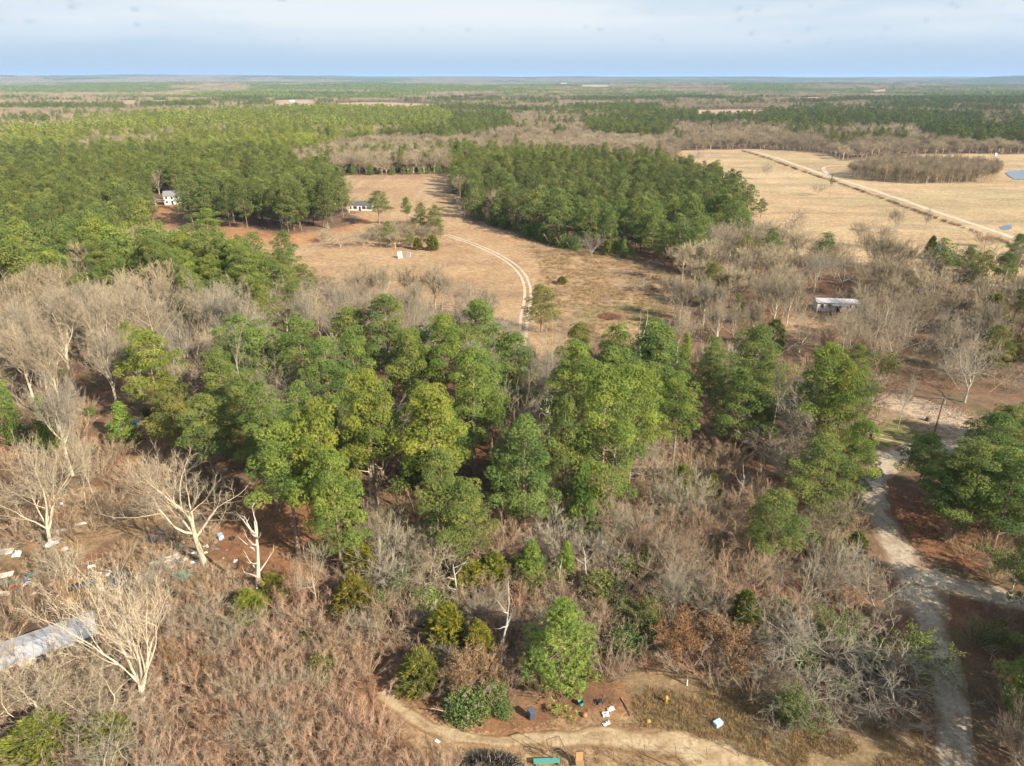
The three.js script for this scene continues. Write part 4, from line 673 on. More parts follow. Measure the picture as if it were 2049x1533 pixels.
for (const kind of ['pine', 'bare']) {
  singles[kind].sort((a, b) => a.d - b.d);
  placed(singles[kind].filter((t, i) => i < cap[kind]), 'S');
  singles[kind].forEach((t, i) => {
    if (t.S.slim === 1) { poles.push(t); return; }
    if (i >= cap[kind] || !t.S.say || t.d > 900) { forest[kind][t.d < 330 ? 0 : t.d < 900 ? 1 : 2].push(t); return; }
    const near = t.d < 240;
    if (kind === 'pine') { const tn = t.S.pt[Math.floor(t.tR * t.S.pt.length)], small = t.h < 8; plant('pine_tree', (near ? PINES : PINES_MID)[Math.floor(t.uR * 97) % (near ? 6 : 4)], t.x, t.z, t.h, { wide: 1.0 + 0.3 * t.uR + (t.h < 14 ? 0.15 : 0), crown: leafTint[tn], turn: t.tR * 40, label: t.size + { deep: 'deep green pine ', mid: 'green pine ', bright: 'bright green pine ', yellow: 'yellow green pine ', blue: 'pale green pine ', olive: 'olive green pine ' }[tn].trim() + (t.where || ' ') + t.S.say, group: 'pines ' + t.S.say, lean: 0.03 }); }
    else {
      const tn = t.S.bt[Math.floor(t.tR * t.S.bt.length)], set = t.S.slim === 1 ? SLENDER : t.S.slim === 2 ? SMALLS : near ? BARES : BARES_MID;
      plant('bare_tree', set[Math.floor(t.uR * 97) % set.length], t.x, t.z, t.h, { wide: t.S.slim === 2 ? 1.15 : t.S.slim === 1 ? 0.55 : 0.95, crown: barkTint[tn], bark: barkTint[tn], turn: t.tR * 40, lean: 0.08, label: t.size + { pale: 'pale leafless tree ', tan: 'tan leafless tree ', grey: 'grey leafless tree ', pink: 'pinkish brown leafless tree ', deep: 'dark barked leafless tree ', olive: 'greenish grey leafless tree ' }[tn].trim() + (t.where || ' ') + t.S.say, group: 'leafless trees ' + t.S.say });
    }
  });
}
// open country from the pastures to the skyline
{
  const r = rng(888);
  const cover = (X, Z) => { for (const o of openAreas) if (has(o, X, Z)) return -1; for (const A of farPine) if (has(A, X, Z)) return 0.93; const n = fbm(X / 260 + 3, Z / 180 + 8, 4, 501), q = fbm(X / 55, Z / 55, 2, 502); return clamp(smooth(0.57, 0.67, n) * (X < -200 ? 0.35 : 0.75) + smooth(0.62, 0.74, q) * (X < -200 ? 0.25 : 0.6)); };
  for (let z = -330; z > -2500; z -= (-z < 900 ? 7.6 : 9)) { const g = -z < 900 ? 7.6 : 9, w = 0.80 * -z + 40; for (let x = -w; x < w; x += g) {
    const X = x + (r() - 0.5) * g, Z = z + (r() - 0.5) * g, hR = r(), kR = r(), tR = r(), uR = r(); let skip = false;
    for (const S of stands) if (has(S.A, X, Z)) { skip = true; break; }
    if (skip) continue; const c = cover(X, Z); if (c < 0) continue; const P = toPx(X, Z); if (P[1] > 480) continue;
    if (!free(X, Z, 1.5)) continue;
    const t = { x: X, z: Z, h: kR < c ? lerp(9, 17, hR) : lerp(7, 14, hR), d: Math.hypot(X, Z), tR, uR };
    forest[kR < c ? 'pine' : 'bare'][t.d < 900 ? 1 : 2].push(t);
  } }
  for (let z = -2500; z > -13500;) { const g = 24 + (-z - 2500) / 420; z -= g; const w = 0.80 * -z; for (let x = -w; x < w; x += g) { const X = x + (r() - 0.5) * g, Z = z + (r() - 0.5) * g, c = cover(X, Z), kR = r(), tR = r(), sR = r(); if (c < 0 || fbm(X / 600, Z / 380, 3, 511) > 0.70) continue; const n2 = fbm(X / 900 + 1, Z / 500, 3, 512); forest.clump.push({ x: X, z: Z, p: kR < Math.max(c, smooth(0.50, 0.60, n2)) ? 1 : 0, s: g / 24, tR, sR }); } }
}
const M4 = new THREE.Matrix4(), Q4 = new THREE.Quaternion(), E4 = new THREE.Euler(), V4 = new THREE.Vector3(), S4 = new THREE.Vector3();
function mass(parent, name, geometry, material, list, colour) {
  if (!list.length || !geometry) return;
  const m = new THREE.InstancedMesh(geometry, material, list.length); m.name = name; m.castShadow = m.receiveShadow = true;
  list.forEach((t, i) => { E4.set(0, t.uR * 6.283 * 7, 0); Q4.setFromEuler(E4); V4.set(t.x, hgt(t.x, t.z) - 0.1, t.z); S4.set(t.k * (t.w || 1), t.k, t.k * (t.w || 1)); m.setMatrixAt(i, M4.compose(V4, Q4, S4)); m.setColorAt(i, colour(t)); });
  m.userData = { kind: 'stuff' }; parent.add(m);
}
const col = new THREE.Color();
const pineTone = t => { const n = fbm(t.x / 120, t.z / 120, 2, 601), west = t.S && t.S.clump ? 0.85 : 0, k = (0.62 + 0.45 * t.tR) * (1 + 0.35 * west), y = (n - 0.5) * 0.5 + west * 0.25; return col.setRGB(k * (1 + y), k * (1 + y * 0.7), k * (1 - y * 0.2)); };
const bareTone = t => { const n = fbm(t.x / 90, t.z / 90, 3, 602), k = 0.78 + 0.42 * t.tR, w = smooth(0.45, 0.7, n); return col.setRGB(k * lerp(0.98, 1.12, w), k * lerp(0.94, 1.10, w), k * lerp(0.84, 1.02, w)); };
function woods(name, label, category, lists, sets, tone2, mat) {
  const o = new THREE.Group(); o.name = name; o.userData = { kind: 'stuff', label, category };
  lists.forEach((list, L) => sets[L].forEach((v, i) => { const sub2 = list.filter(t => Math.floor(t.uR * 9973) % sets[L].length === i); sub2.forEach(t => { t.k = t.h / v.h; t.w = 0.85 + 0.5 * t.tR * (14 / (t.h + 4)); }); mass(o, 'trunk', v.trunk, barkMat, sub2, tone2 === pineTone ? () => col.setRGB(1, 1, 1) : tone2); mass(o, 'crown', v.crown, mat, sub2, tone2); }));
  scene.add(o);
}
woods('pine_forest', 'mass of green pines running from the left wood to the horizon', 'forest', forest.pine, [PINES_MID, PINES_MID, PINES_FAR], pineTone, foliage);
woods('bare_forest', 'mass of brown leafless trees covering the far plain', 'forest', forest.bare, [BARES_MID, BARES_MID, BARES_FAR], bareTone, barkMat);
woods('pasture_grove', 'dense grey grove of thin bare trees standing on the far pasture', 'grove', [poles], [SLENDER], bareTone, barkMat);
{ // far groves, each instance a grove some 30 m across
  const r = rng(999), make = p => { const g = new Geo(); for (let i = 0; i < 9; i++) { const cx = (r() - 0.5) * 30, cz = (r() - 0.5) * 30, h = 10 + r() * 6, R = 3.5 + r() * 2.5; for (let k = 0; k < 26; k++) { const d = rdir(r), c = [cx + d[0] * R, h - 4 + d[1] * 3.6, cz + d[2] * R]; if (p) { const a = rdir(r), b = rdir(r); g.tri(add(c, a, 1.5), add(c, b, 1.5), add(c, d, 1.6), tone(mix3(GREEN[0], GREEN[1], r()), 0.8 + 0.4 * r())); } else spike(g, [cx + d[0] * R * 0.4, 2 + r() * 3, cz + d[2] * R * 0.4], norm([d[0], 1.2, d[2]]), h - 3, 0.30, tone(TWIG, 0.8 + 0.4 * r())); } } return g.build(); };
  const o = new THREE.Group(); o.name = 'distant_woods'; o.userData = { kind: 'stuff', label: 'blue green and brown woods fading toward the skyline', category: 'forest' };
  for (const p of [0, 1]) for (let v = 0; v < 2; v++) { const g = make(p), list = forest.clump.filter(t => t.p === p && Math.floor(t.tR * 999) % 2 === v); list.forEach(t => { t.k = 0.95 + 0.3 * t.sR; t.w = t.s; t.uR = t.tR; t.d = 5000; }); mass(o, 'grove', g, p ? foliage : barkMat, list, p ? t => col.setRGB(0.85 * (0.8 + 0.4 * t.sR), 0.9 * (0.8 + 0.4 * t.sR), 0.9) : bareTone); }
  scene.add(o);
}
console.log('pines', taken.pine_tree, 'bare', taken.bare_tree, 'forest', forest.pine.map(a => a.length), forest.bare.map(a => a.length), forest.clump.length);
// ---------------------------------------------------------------- brush, weeds and dry grass
{
  const r = rng(555), list = [];
  const beds = [
    { A: area([-300, 1250], [560, 1190], [640, 1210], [760, 1385], [850, 1520], [960, 1640], [-300, 1640]), gap: 2.6, h: [2.4, 4.2], t: ['pink', 'pink', 'tan', 'pale'], say: 'in the bottom left thicket' },
    { A: area([560, 1060], [800, 1020], [1000, 1030], [1340, 960], [1500, 1000], [1720, 1020], [1760, 1250], [1560, 1400], [1300, 1370], [1000, 1400], [860, 1400], [640, 1230]), gap: 3.0, h: [2.0, 4.0], t: ['tan', 'pink', 'grey', 'deep', 'olive'], say: 'in the thicket above the clearing' },
    { A: area([1560, 1390], [1760, 1250], [1850, 1300], [1870, 1420], [1800, 1470], [1620, 1440]), gap: 3.0, h: [1.4, 2.8], t: ['pink', 'deep'], say: 'under the twisted oaks' },
    { A: area([1950, 1230], [2500, 1230], [2500, 1700], [1990, 1700], [1965, 1450]), gap: 2.8, h: [1.5, 3], t: ['deep', 'pink', 'tan'], say: 'on the shaded bank right of the lane' },
    { A: area([1880, 1040], [2300, 1050], [2300, 1180], [1990, 1170], [1890, 1110]), gap: 3.2, h: [1.5, 3], t: ['pink', 'tan'], say: 'on the red bank right of the lane' },
    { A: area([-300, 900], [200, 900], [420, 900], [560, 1060], [560, 1190], [-300, 1250]), gap: 3.2, h: [1.4, 3.2], t: ['tan', 'pink', 'pale'], say: 'around the junk yard' },
    { A: area([1250, 880], [1480, 850], [1500, 1000], [1340, 960], [1260, 960]), gap: 3.2, h: [2.2, 4], t: ['pink', 'pink', 'tan'], say: 'right of the central pines' },
    { A: area([440, 800], [900, 760], [1400, 800], [1700, 880], [1720, 1020], [1340, 960], [1000, 1030], [560, 1060], [440, 900]), gap: 7.5, h: [1.2, 2.6], t: ['deep', 'tan', 'pink'], say: 'under the central pines' },
    { A: area([-300, 640], [330, 600], [520, 668], [440, 880], [-300, 900]), gap: 7, h: [1.8, 3.4], t: ['tan', 'olive', 'deep'], say: 'under the leafless wood at the left' },
    { A: area([1352, 600], [1500, 500], [2100, 580], [2400, 600], [2400, 800], [1900, 780], [1740, 800], [1400, 700]), gap: 7.5, h: [2, 3.4], t: ['tan', 'deep', 'grey'], say: 'under the leafless wood below the far pasture' },
    { A: brushField, gap: 8, h: [0.8, 1.6], t: ['pink', 'tan', 'deep'], say: 'on the brushy field' },
  ];
  for (const B of beds) for (let z = B.A.y0; z < B.A.y1; z += B.gap) for (let x = B.A.x0; x < B.A.x1; x += B.gap) {
    const X = x + (r() - 0.5) * B.gap, Z = z + (r() - 0.5) * B.gap, hR = r(), tR = r(), uR = r();
    if (Z > -28 || Math.abs(X) > 0.80 * -Z + 10 || !has(B.A, X, Z) || has(trackSouth, X, Z) || has(redSlope, X, Z) || hollows.some(A => has(A, X, Z)) || has(lotEast, X, Z) || has(yardEast, X, Z) || onRoad(X, Z, 1.4)) continue;
    if (blocked.some(([a, b, q]) => (a - X) ** 2 + (b - Z) ** 2 < q * q * 0.5) || (B.say.includes('junk') && fbm(X / 9, Z / 9, 2, 71) > 0.56)) continue;
    list.push({ x: X, z: Z, h: lerp(B.h[0], B.h[1], hR), tR, uR, B, d: Math.hypot(X, Z, 62) });
  }
  list.sort((a, b) => a.d - b.d); placed(list.slice(0, 300), 'B');
  list.forEach((t, i) => { t.v = Math.floor(t.uR * 97) % 4; if (i >= 300) return; const tn = t.B.t[Math.floor(t.tR * t.B.t.length)]; plant('bare_shrub', BRUSH[t.v], t.x, t.z, t.h, { wide: 1.1 + 0.4 * t.uR, crown: barkTint[tn], bark: barkTint[tn], turn: t.uR * 70, category: 'shrub', label: t.size + { pink: 'reddish brown leafless shrub ', tan: 'tan leafless shrub ', pale: 'pale leafless shrub ', grey: 'grey leafless shrub ', deep: 'dark brown leafless shrub ', olive: 'greenish leafless shrub ' }[tn].trim() + (t.where || ' ') + t.B.say, group: 'leafless shrubs ' + t.B.say, clear: 0 }); });
  const rest = list.slice(300), o = new THREE.Group(); o.name = 'undergrowth'; o.userData = { kind: 'stuff', label: 'brown leafless undergrowth spread beneath the trees', category: 'undergrowth' };
  BRUSH.forEach((b, i) => { const L = rest.filter(t => t.v === i); L.forEach(t => { t.k = t.h / b.h; t.w = 1.3; }); mass(o, 'stems', b.crown, barkMat, L, bareTone); }); scene.add(o);
  { const L = [], q = rng(717), R4 = roads.find(o => o.L > 300 && o.w < 4.5 && o.w > 4.1), n = 420; if (R4) for (let i = 0; i < n; i++) { const p = R4.curve.getPointAt(q()), t2 = R4.curve.getTangentAt(0.5), s = 1, off = 9 + q() * 1.6; L.push({ x: p.x - t2.z * off * s, z: p.z + t2.x * off * s, k: 0.16 + 0.2 * q(), w: 1.2, tR: q(), uR: q() }); }
    const fo = new THREE.Group(); fo.name = 'ditch_shade_weeds'; fo.userData = { kind: 'stuff', label: 'added dark weeds standing in for shade in the ditch beside the pasture road', category: 'weeds' }; mass(fo, 'stems', BRUSH[0].crown, barkMat, L, t => col.setRGB(0.6, 0.52, 0.46)); scene.add(fo); }  // low brush added and darkened to stand in for the ditch's shadow
  // evergreen bushes among the stems
  const r2 = rng(556), say = ['in the bottom left thicket', 'in the thicket above the clearing', 'under the central pines', 'in the leafless wood at the left', 'by the gravel lane', 'below the dark pine stand'];
  const pts = [[[60, 1500], [130, 1400], [620, 1290], [655, 1330], [640, 1360], [600, 1250]], [[760, 1230], [800, 1190], [1020, 1140], [1100, 1150], [1250, 1160], [1290, 1250], [1250, 1300], [1330, 1180], [1400, 1150], [960, 1420], [985, 1400], [930, 1425], [1005, 1425], [1250, 1230], [1310, 1290], [820, 1150], [880, 1130], [920, 1180], [1060, 1180], [1200, 1200], [1350, 1280], [1230, 1180], [1290, 1140], [1180, 1230], [860, 1240], [1380, 1200], [1420, 1110]], [[600, 1000], [1180, 1010], [1210, 1040], [1240, 1000], [1000, 960], [1080, 930], [870, 930], [800, 980], [1260, 960], [1180, 970]], [[330, 720], [120, 750], [250, 740], [180, 830], [140, 900], [290, 830], [60, 900], [420, 760]], [[1560, 1240], [1600, 1330], [1640, 1290], [1700, 1310], [1750, 1330], [1680, 1390], [1530, 1300], [1580, 1430], [1620, 1110], [1690, 1050], [1540, 1040], [1940, 990], [1900, 960]], [[1070, 470], [1090, 482], [1110, 488], [1130, 495], [1150, 500], [1050, 465], [1015, 455], [990, 450], [1225, 505], [1160, 490]]];
  const bushes = pts.flatMap((L, k) => L.map(([a, b]) => { const [x, z] = at(a, b); return { x, z, k, h: (k === 5 ? 4 : 1.5) + 2.0 * r2() }; })); placed(bushes, 'k');
  bushes.forEach(t => { const { x, z, k, h } = t, far = k === 5; plant('evergreen_bush', EVERGREENS[Math.floor(r2() * 2)], x, z, h, { wide: far ? 0.9 : 0.9 + 0.3 * r2(), crown: leafTint[pick(['mid', 'olive', 'bright', 'deep'], r2)], label: t.size + 'leafy green bush' + (t.where || ' ') + say[k], category: 'bush', group: 'green bushes ' + say[k], clear: 0 }); });
  // dry grass and weeds
  const tuftG = s => { const q = rng(s), g = new Geo(); for (let k = 0; k < 26; k++) { const a = q() * 6.28, p = [Math.cos(a) * q() * 0.5, 0, Math.sin(a) * q() * 0.5]; spike(g, p, norm([(q() - 0.5) * 1.3, 1, (q() - 0.5) * 1.3]), 0.25 + 0.4 * q(), 0.022, tone([0.26, 0.185, 0.10], 0.7 + 0.6 * q())); } return g.build(); };
  const grass = []; const gr = rng(559);
  const sow = (A, gap, k, green) => { for (let z = A.y0; z < A.y1; z += gap) for (let x = A.x0; x < A.x1; x += gap) { const X = x + (gr() - 0.5) * gap * 1.6, Z = z + (gr() - 0.5) * gap * 1.6, a = gr(), b = gr(); if (!has(A, X, Z) || fbm(X / 4, Z / 4, 2, 81) < 0.42 || onRoad(X, Z, 0.2)) continue; grass.push({ x: X, z: Z, k: k * (0.6 + 0.8 * a), tR: a, uR: b, green }); } };
  sow(brushField, 1.3, 1.5, 0.15); sow(weedySouth, 0.38, 0.95, 0.5); sow(trackSouth, 0.55, 0.75, 0.35); sow(redBank, 0.7, 0.7, 0.2); sow(yardWest, 1.1, 0.9, 0.2); sow(lotEast, 1.1, 0.6, 0.6); sow(bankEast, 0.9, 0.9, 0.1); sow(redFloor, 1.5, 0.9, 0.25);
  const go = new THREE.Group(); go.name = 'dry_grass'; go.userData = { kind: 'stuff', label: 'tufts of dry winter grass and weeds', category: 'grass' };
  for (let i = 0; i < 3; i++) mass(go, 'tufts', tuftG(900 + i), barkMat, grass.filter((_, j) => j % 3 === i), t => t.tR < t.green * 0.6 ? col.setRGB(0.55, 0.75, 0.4) : col.setRGB(0.7 + 0.4 * t.uR, 0.66 + 0.36 * t.uR, 0.6 + 0.3 * t.uR));
  scene.add(go);
  console.log('brush', list.length, 'grass', grass.length);
}
// ---------------------------------------------------------------- buildings, vehicles, poles and the odds and ends
const paint = (r, g, b, rough = 0.8, metal = 0) => new THREE.MeshStandardMaterial({ color: new THREE.Color().setRGB(r, g, b), roughness: rough, metalness: metal, side: THREE.DoubleSide });
const P = { white: paint(0.50, 0.50, 0.48), cream: paint(0.55, 0.52, 0.45), greyRoof: paint(0.16, 0.165, 0.175, 0.7), darkRoof: paint(0.07, 0.075, 0.085, 0.7), tin: paint(0.42, 0.42, 0.43, 0.45, 0.3), tinOld: paint(0.36, 0.34, 0.33, 0.6, 0.2), rust: paint(0.20, 0.085, 0.045, 0.9), glass: paint(0.02, 0.025, 0.03, 0.15), shutter: paint(0.02, 0.025, 0.035, 0.7), blue: paint(0.03, 0.11, 0.28, 0.6), teal: paint(0.06, 0.24, 0.21, 0.6), navy: paint(0.025, 0.045, 0.10, 0.5), red: paint(0.42, 0.03, 0.025, 0.5), black: paint(0.015, 0.015, 0.017, 0.6), wood: paint(0.24, 0.16, 0.09), pole: paint(0.13, 0.09, 0.065), yellow: paint(0.32, 0.19, 0.04), orange: paint(0.28, 0.135, 0.06), steel: paint(0.10, 0.075, 0.06, 0.7, 0.4), sheet: paint(0.50, 0.48, 0.45), brick: paint(0.24, 0.12, 0.08), bluewhite: paint(0.30, 0.38, 0.52) };
function thing(name, label, category, x, z, turn = 0, group) { const o = new THREE.Group(); o.name = numbered(name); o.position.set(x, hgt(x, z), z); o.rotation.y = turn; o.userData = { label, category }; if (group) o.userData.group = group; scene.add(o); return o; }
const bx = (w, h, d, x = 0, y = 0, z = 0) => new THREE.BoxGeometry(w, h, d).translate(x, y, z);
function gable(w, d, rise, over, thick) { const s = new THREE.Shape(); s.moveTo(-d / 2 - over, 0); s.lineTo(0, rise); s.lineTo(d / 2 + over, 0); s.lineTo(d / 2 + over, -thick); s.lineTo(0, rise - thick); s.lineTo(-d / 2 - over, -thick); return new THREE.ExtrudeGeometry(s, { depth: w + over * 2, bevelEnabled: false }).rotateY(Math.PI / 2).translate(-(w + over * 2) / 2, 0, 0); }
function gableWall(w, h, d, rise) { const s = new THREE.Shape(); s.moveTo(-d / 2, 0); s.lineTo(d / 2, 0); s.lineTo(d / 2, h); s.lineTo(0, h + rise); s.lineTo(-d / 2, h); return new THREE.ExtrudeGeometry(s, { depth: w, bevelEnabled: false }).rotateY(Math.PI / 2).translate(-w / 2, 0, 0); }
// a house with gable roof, long side along x, front towards +z
function house(name, label, cat, x, z, turn, { w, d, h, rise, wall, roof, windows = [], doors = [], shutters = false, skirt = 0.4, ribs = false }) {
  const o = thing(name, label, cat, x, z, turn); o.position.y -= 0.05;
  if (skirt) part(o, 'skirting', bx(w - 0.1, skirt, d - 0.1, 0, skirt / 2, 0), P.brick);
  part(o, 'wall', gableWall(w, h, d, rise - 0.12).translate(0, skirt, 0), wall);
  const rf = part(o, 'roof', gable(w, d, rise, 0.35, 0.12).translate(0, skirt + h + 0.03, 0), roof);
  if (ribs) { const L = Math.hypot(d / 2 + 0.3, rise), a = Math.atan2(rise, d / 2 + 0.3); for (let i = 0; i <= w / 0.9; i++) for (const s of [-1, 1]) { const g = bx(0.06, 0.05, L - 0.1, 0, 0, 0).rotateX(s * a).translate(-w / 2 + i * 0.9, skirt + h + 0.08 + rise / 2, s * (d / 4 + 0.15)); part(rf, 'rib', g, roof); } }
  for (const [wx, wy, ww, wh] of windows) { const f = part(o, 'window', bx(ww + 0.16, wh + 0.16, 0.08, wx, skirt + wy, d / 2 + 0.03), P.white); part(f, 'pane', bx(ww, wh, 0.05, wx, skirt + wy, d / 2 + 0.06), P.glass); if (shutters) for (const s of [-1, 1]) part(f, 'shutter', bx(ww * 0.42, wh + 0.1, 0.05, wx + s * (ww * 0.75), skirt + wy, d / 2 + 0.05), P.shutter); }
  for (const dx of doors) { const f = part(o, 'door', bx(0.95, 2.05, 0.08, dx, skirt + 1.03, d / 2 + 0.04), P.shutter); part(f, 'handle', bx(0.08, 0.08, 0.06, dx + 0.36, skirt + 1.0, d / 2 + 0.1), P.tin); }
  return o;
}
{
  let p = at(348, 409); const h1 = house('house', 'white two storey house glimpsed through pines on the left', 'house', p[0], p[1], 0.25, { w: 8, d: 6.5, h: 4.6, rise: 2.2, wall: P.white, roof: P.greyRoof, windows: [[-2.6, 3.6, 0.9, 1.1], [0, 3.6, 0.9, 1.1], [2.6, 3.6, 0.9, 1.1], [-2.6, 1.4, 0.9, 1.2], [2.6, 1.4, 0.9, 1.2]], doors: [0] });
  part(h1, 'porch_roof', bx(5.5, 0.15, 3.2, -5.8, 3.2, 2.2), P.greyRoof); for (const [a, b] of [[-8.3, 3.6], [-3.3, 3.6], [-8.3, 0.9]]) part(h1, 'porch_post', bx(0.2, 3.1, 0.2, a, 1.55, b), P.white);
  p = at(386, 421); house('barn', 'slate blue roofed barn right of the white house', 'barn', p[0], p[1], 0.2, { w: 7, d: 7, h: 3, rise: 2.6, wall: P.white, roof: paint(0.085, 0.10, 0.16, 0.6), doors: [-1], windows: [[2, 1.6, 0.9, 0.9]] });
  p = at(722, 421); house('cottage', 'small white cottage with dark shutters behind the spreading pine', 'house', p[0], p[1], -0.08, { w: 13, d: 5.5, h: 2.9, rise: 1.6, wall: P.white, roof: P.darkRoof, windows: [[-4.8, 1.6, 0.9, 1.4], [-2, 1.6, 0.9, 1.4], [2.5, 1.6, 0.9, 1.4], [5, 1.6, 0.9, 1.4]], doors: [0.4], shutters: true });
  p = at(1672, 622); const mh = house('mobile_home', 'white mobile home behind bare trees on the right', 'mobile home', p[0], p[1], -0.12, { w: 12, d: 4.4, h: 2.6, rise: 0.7, wall: P.white, roof: P.tin, windows: [[-4.6, 1.6, 0.8, 1], [-2.8, 1.6, 0.8, 1], [2.8, 1.6, 1.2, 1], [4.8, 1.6, 0.8, 1]], doors: [0] });
  part(mh, 'porch', bx(4.4, 0.25, 2.2, -0.2, 0.35, 3.3), P.wood); part(mh, 'porch_roof', bx(4.6, 0.1, 2.4, -0.2, 2.75, 3.4), P.tinOld); for (const s of [-2.2, 1.9]) part(mh, 'porch_post', bx(0.12, 2.4, 0.12, s, 1.5, 4.35), P.white);
  p = at(1858, 330); house('farm_shed', 'long grey roofed shed with white end behind the pasture grove', 'shed', p[0], p[1], 0.1, { w: 17, d: 9, h: 4, rise: 2, wall: P.white, roof: P.tin, doors: [3] });
  p = at(480, 408); house('workshop', 'blue roofed shed half hidden by the yard row of pines', 'shed', p[0], p[1], 0.15, { w: 9, d: 5, h: 3.2, rise: 1.4, wall: P.blue, roof: paint(0.03, 0.10, 0.27, 0.6), doors: [1] });
  p = at(576, 446); house('white_shed', 'low white shed behind the trunks of the yard row', 'shed', p[0], p[1], 0, { w: 6, d: 4, h: 2.4, rise: 0.8, wall: P.white, roof: P.tin, windows: [[1.5, 1.4, 0.8, 0.8]], doors: [-1] });
  p = at(262, 872); house('old_shed', 'old shed with a blue tin roof left of the pines', 'shed', p[0], p[1], 0.6, { w: 3.6, d: 2.6, h: 2, rise: 0.6, wall: P.wood, roof: paint(0.20, 0.27, 0.36, 0.5, 0.3), doors: [0] });
  // long tin roofed home cut by the left edge
  const q1 = at(183, 1243, 3), q2 = at(10, 1303, 3), tx = q2[0] - q1[0], tz = q2[1] - q1[1], L = Math.hypot(tx, tz), ux = tx / L, uz = tz / L;
  house('mobile_home', 'long weathered tin roofed mobile home cut by the left edge', 'mobile home', q1[0] + ux * 7, q1[1] + uz * 7, Math.atan2(-uz, ux) + Math.PI, { w: 14, d: 4, h: 2.4, rise: 0.45, wall: P.cream, roof: P.tin, windows: [[-5, 1.5, 0.9, 0.8], [-1, 1.5, 0.9, 0.8], [4, 1.5, 0.9, 0.8]], doors: [1.6], ribs: true });
  // camper trailer on the right
  p = at(1988, 590); const c = thing('camper_trailer', 'white camper trailer behind the green pine on the right', 'trailer', p[0], p[1], -0.5);
  { const s = new THREE.Shape(); s.moveTo(-3.4, 0.5); s.lineTo(3.2, 0.5); s.quadraticCurveTo(3.6, 1.6, 3.1, 2.6); s.quadraticCurveTo(3, 2.9, 2.6, 2.9); s.lineTo(-3, 2.9); s.quadraticCurveTo(-3.5, 2.8, -3.5, 2.2); part(c, 'body', new THREE.ExtrudeGeometry(s, { depth: 2.3, bevelEnabled: true, bevelSize: 0.08, bevelThickness: 0.08, bevelSegments: 2 }).translate(0, 0, -1.15), P.white); for (const x of [-2, 0.2, 2]) part(c, 'window', bx(1, 0.6, 0.06, x, 1.9, 1.25), P.glass); part(c, 'stripe', bx(6.4, 0.16, 0.04, -0.1, 1.2, 1.26), P.navy); part(c, 'door', bx(0.7, 1.7, 0.05, 1.2, 1.5, 1.27), P.cream); for (const [x, z] of [[-0.6, 1], [0.3, 1], [-0.6, -1], [0.3, -1]]) part(c, 'wheel', new THREE.CylinderGeometry(0.35, 0.35, 0.22, 16).rotateX(Math.PI / 2).translate(x, 0.35, z), P.black); part(c, 'drawbar', bx(1.4, 0.1, 0.12, 3.9, 0.55, 0), P.steel); }
  // two upright white sheets on the tan field
  for (const [a, s, say] of [[801, 0.7, 'left'], [817, -0.6, 'right']]) { p = at(a, 516); const o = thing('yard_sign', `${say} of two white leaning boards on the tan field`, 'board', p[0], p[1], s); part(o, 'sheet', bx(1.9, 2.4, 0.08, 0, 1.2, 0).rotateX(-0.15), P.white); part(o, 'brace', bx(0.1, 2, 0.1, 0, 0.9, -0.6).rotateX(0.3), P.wood); }
}
// dark car in the junk yard
{
  const p = at(243, 1172), o = thing('parked_car', 'dark car parked under the white barked tree in the junk yard', 'car', p[0], p[1], 2.0); o.position.y += 0.02;
  const body = new THREE.Shape(); body.moveTo(-2.2, 0.35); body.lineTo(2.2, 0.35); body.quadraticCurveTo(2.35, 0.7, 2.15, 0.95); body.lineTo(1.2, 1.05); body.lineTo(0.5, 1.62); body.lineTo(-1.7, 1.66); body.quadraticCurveTo(-2.2, 1.3, -2.25, 0.9);
  part(o, 'body', new THREE.ExtrudeGeometry(body, { depth: 1.6, bevelEnabled: true, bevelSize: 0.07, bevelThickness: 0.09, bevelSegments: 3 }).translate(0, 0, -0.8), paint(0.03, 0.035, 0.045, 0.35));
  for (const s of [-1, 1]) { for (const [x, w] of [[-1.25, 0.7], [-0.45, 0.7]]) part(o, 'side_window', bx(w, 0.36, 0.03, x, 1.38, s * 0.905), P.glass); for (const x of [-1.4, 1.4]) { const w = part(o, 'wheel', new THREE.CylinderGeometry(0.36, 0.36, 0.24, 20).rotateX(Math.PI / 2).translate(x, 0.36, s * 0.8), P.black); part(w, 'rim', new THREE.CylinderGeometry(0.2, 0.2, 0.26, 12).rotateX(Math.PI / 2).translate(x, 0.36, s * 0.8), P.tin); } part(o, 'taillight', bx(0.06, 0.22, 0.22, -2.31, 0.95, s * 0.65), P.red); part(o, 'headlight', bx(0.06, 0.16, 0.3, 2.27, 0.8, s * 0.6), P.sheet); part(o, 'mirror', bx(0.12, 0.14, 0.2, 0.6, 1.15, s * 1.0), P.black); }
  part(o, 'windscreen', bx(0.03, 0.82, 1.45, 0, 0, 0).rotateZ(0.89).translate(0.89, 1.36, 0), P.glass); part(o, 'rear_window', bx(0.03, 0.45, 1.3, 0, 0, 0).rotateZ(-0.75).translate(-2.0, 1.5, 0), P.glass);
}
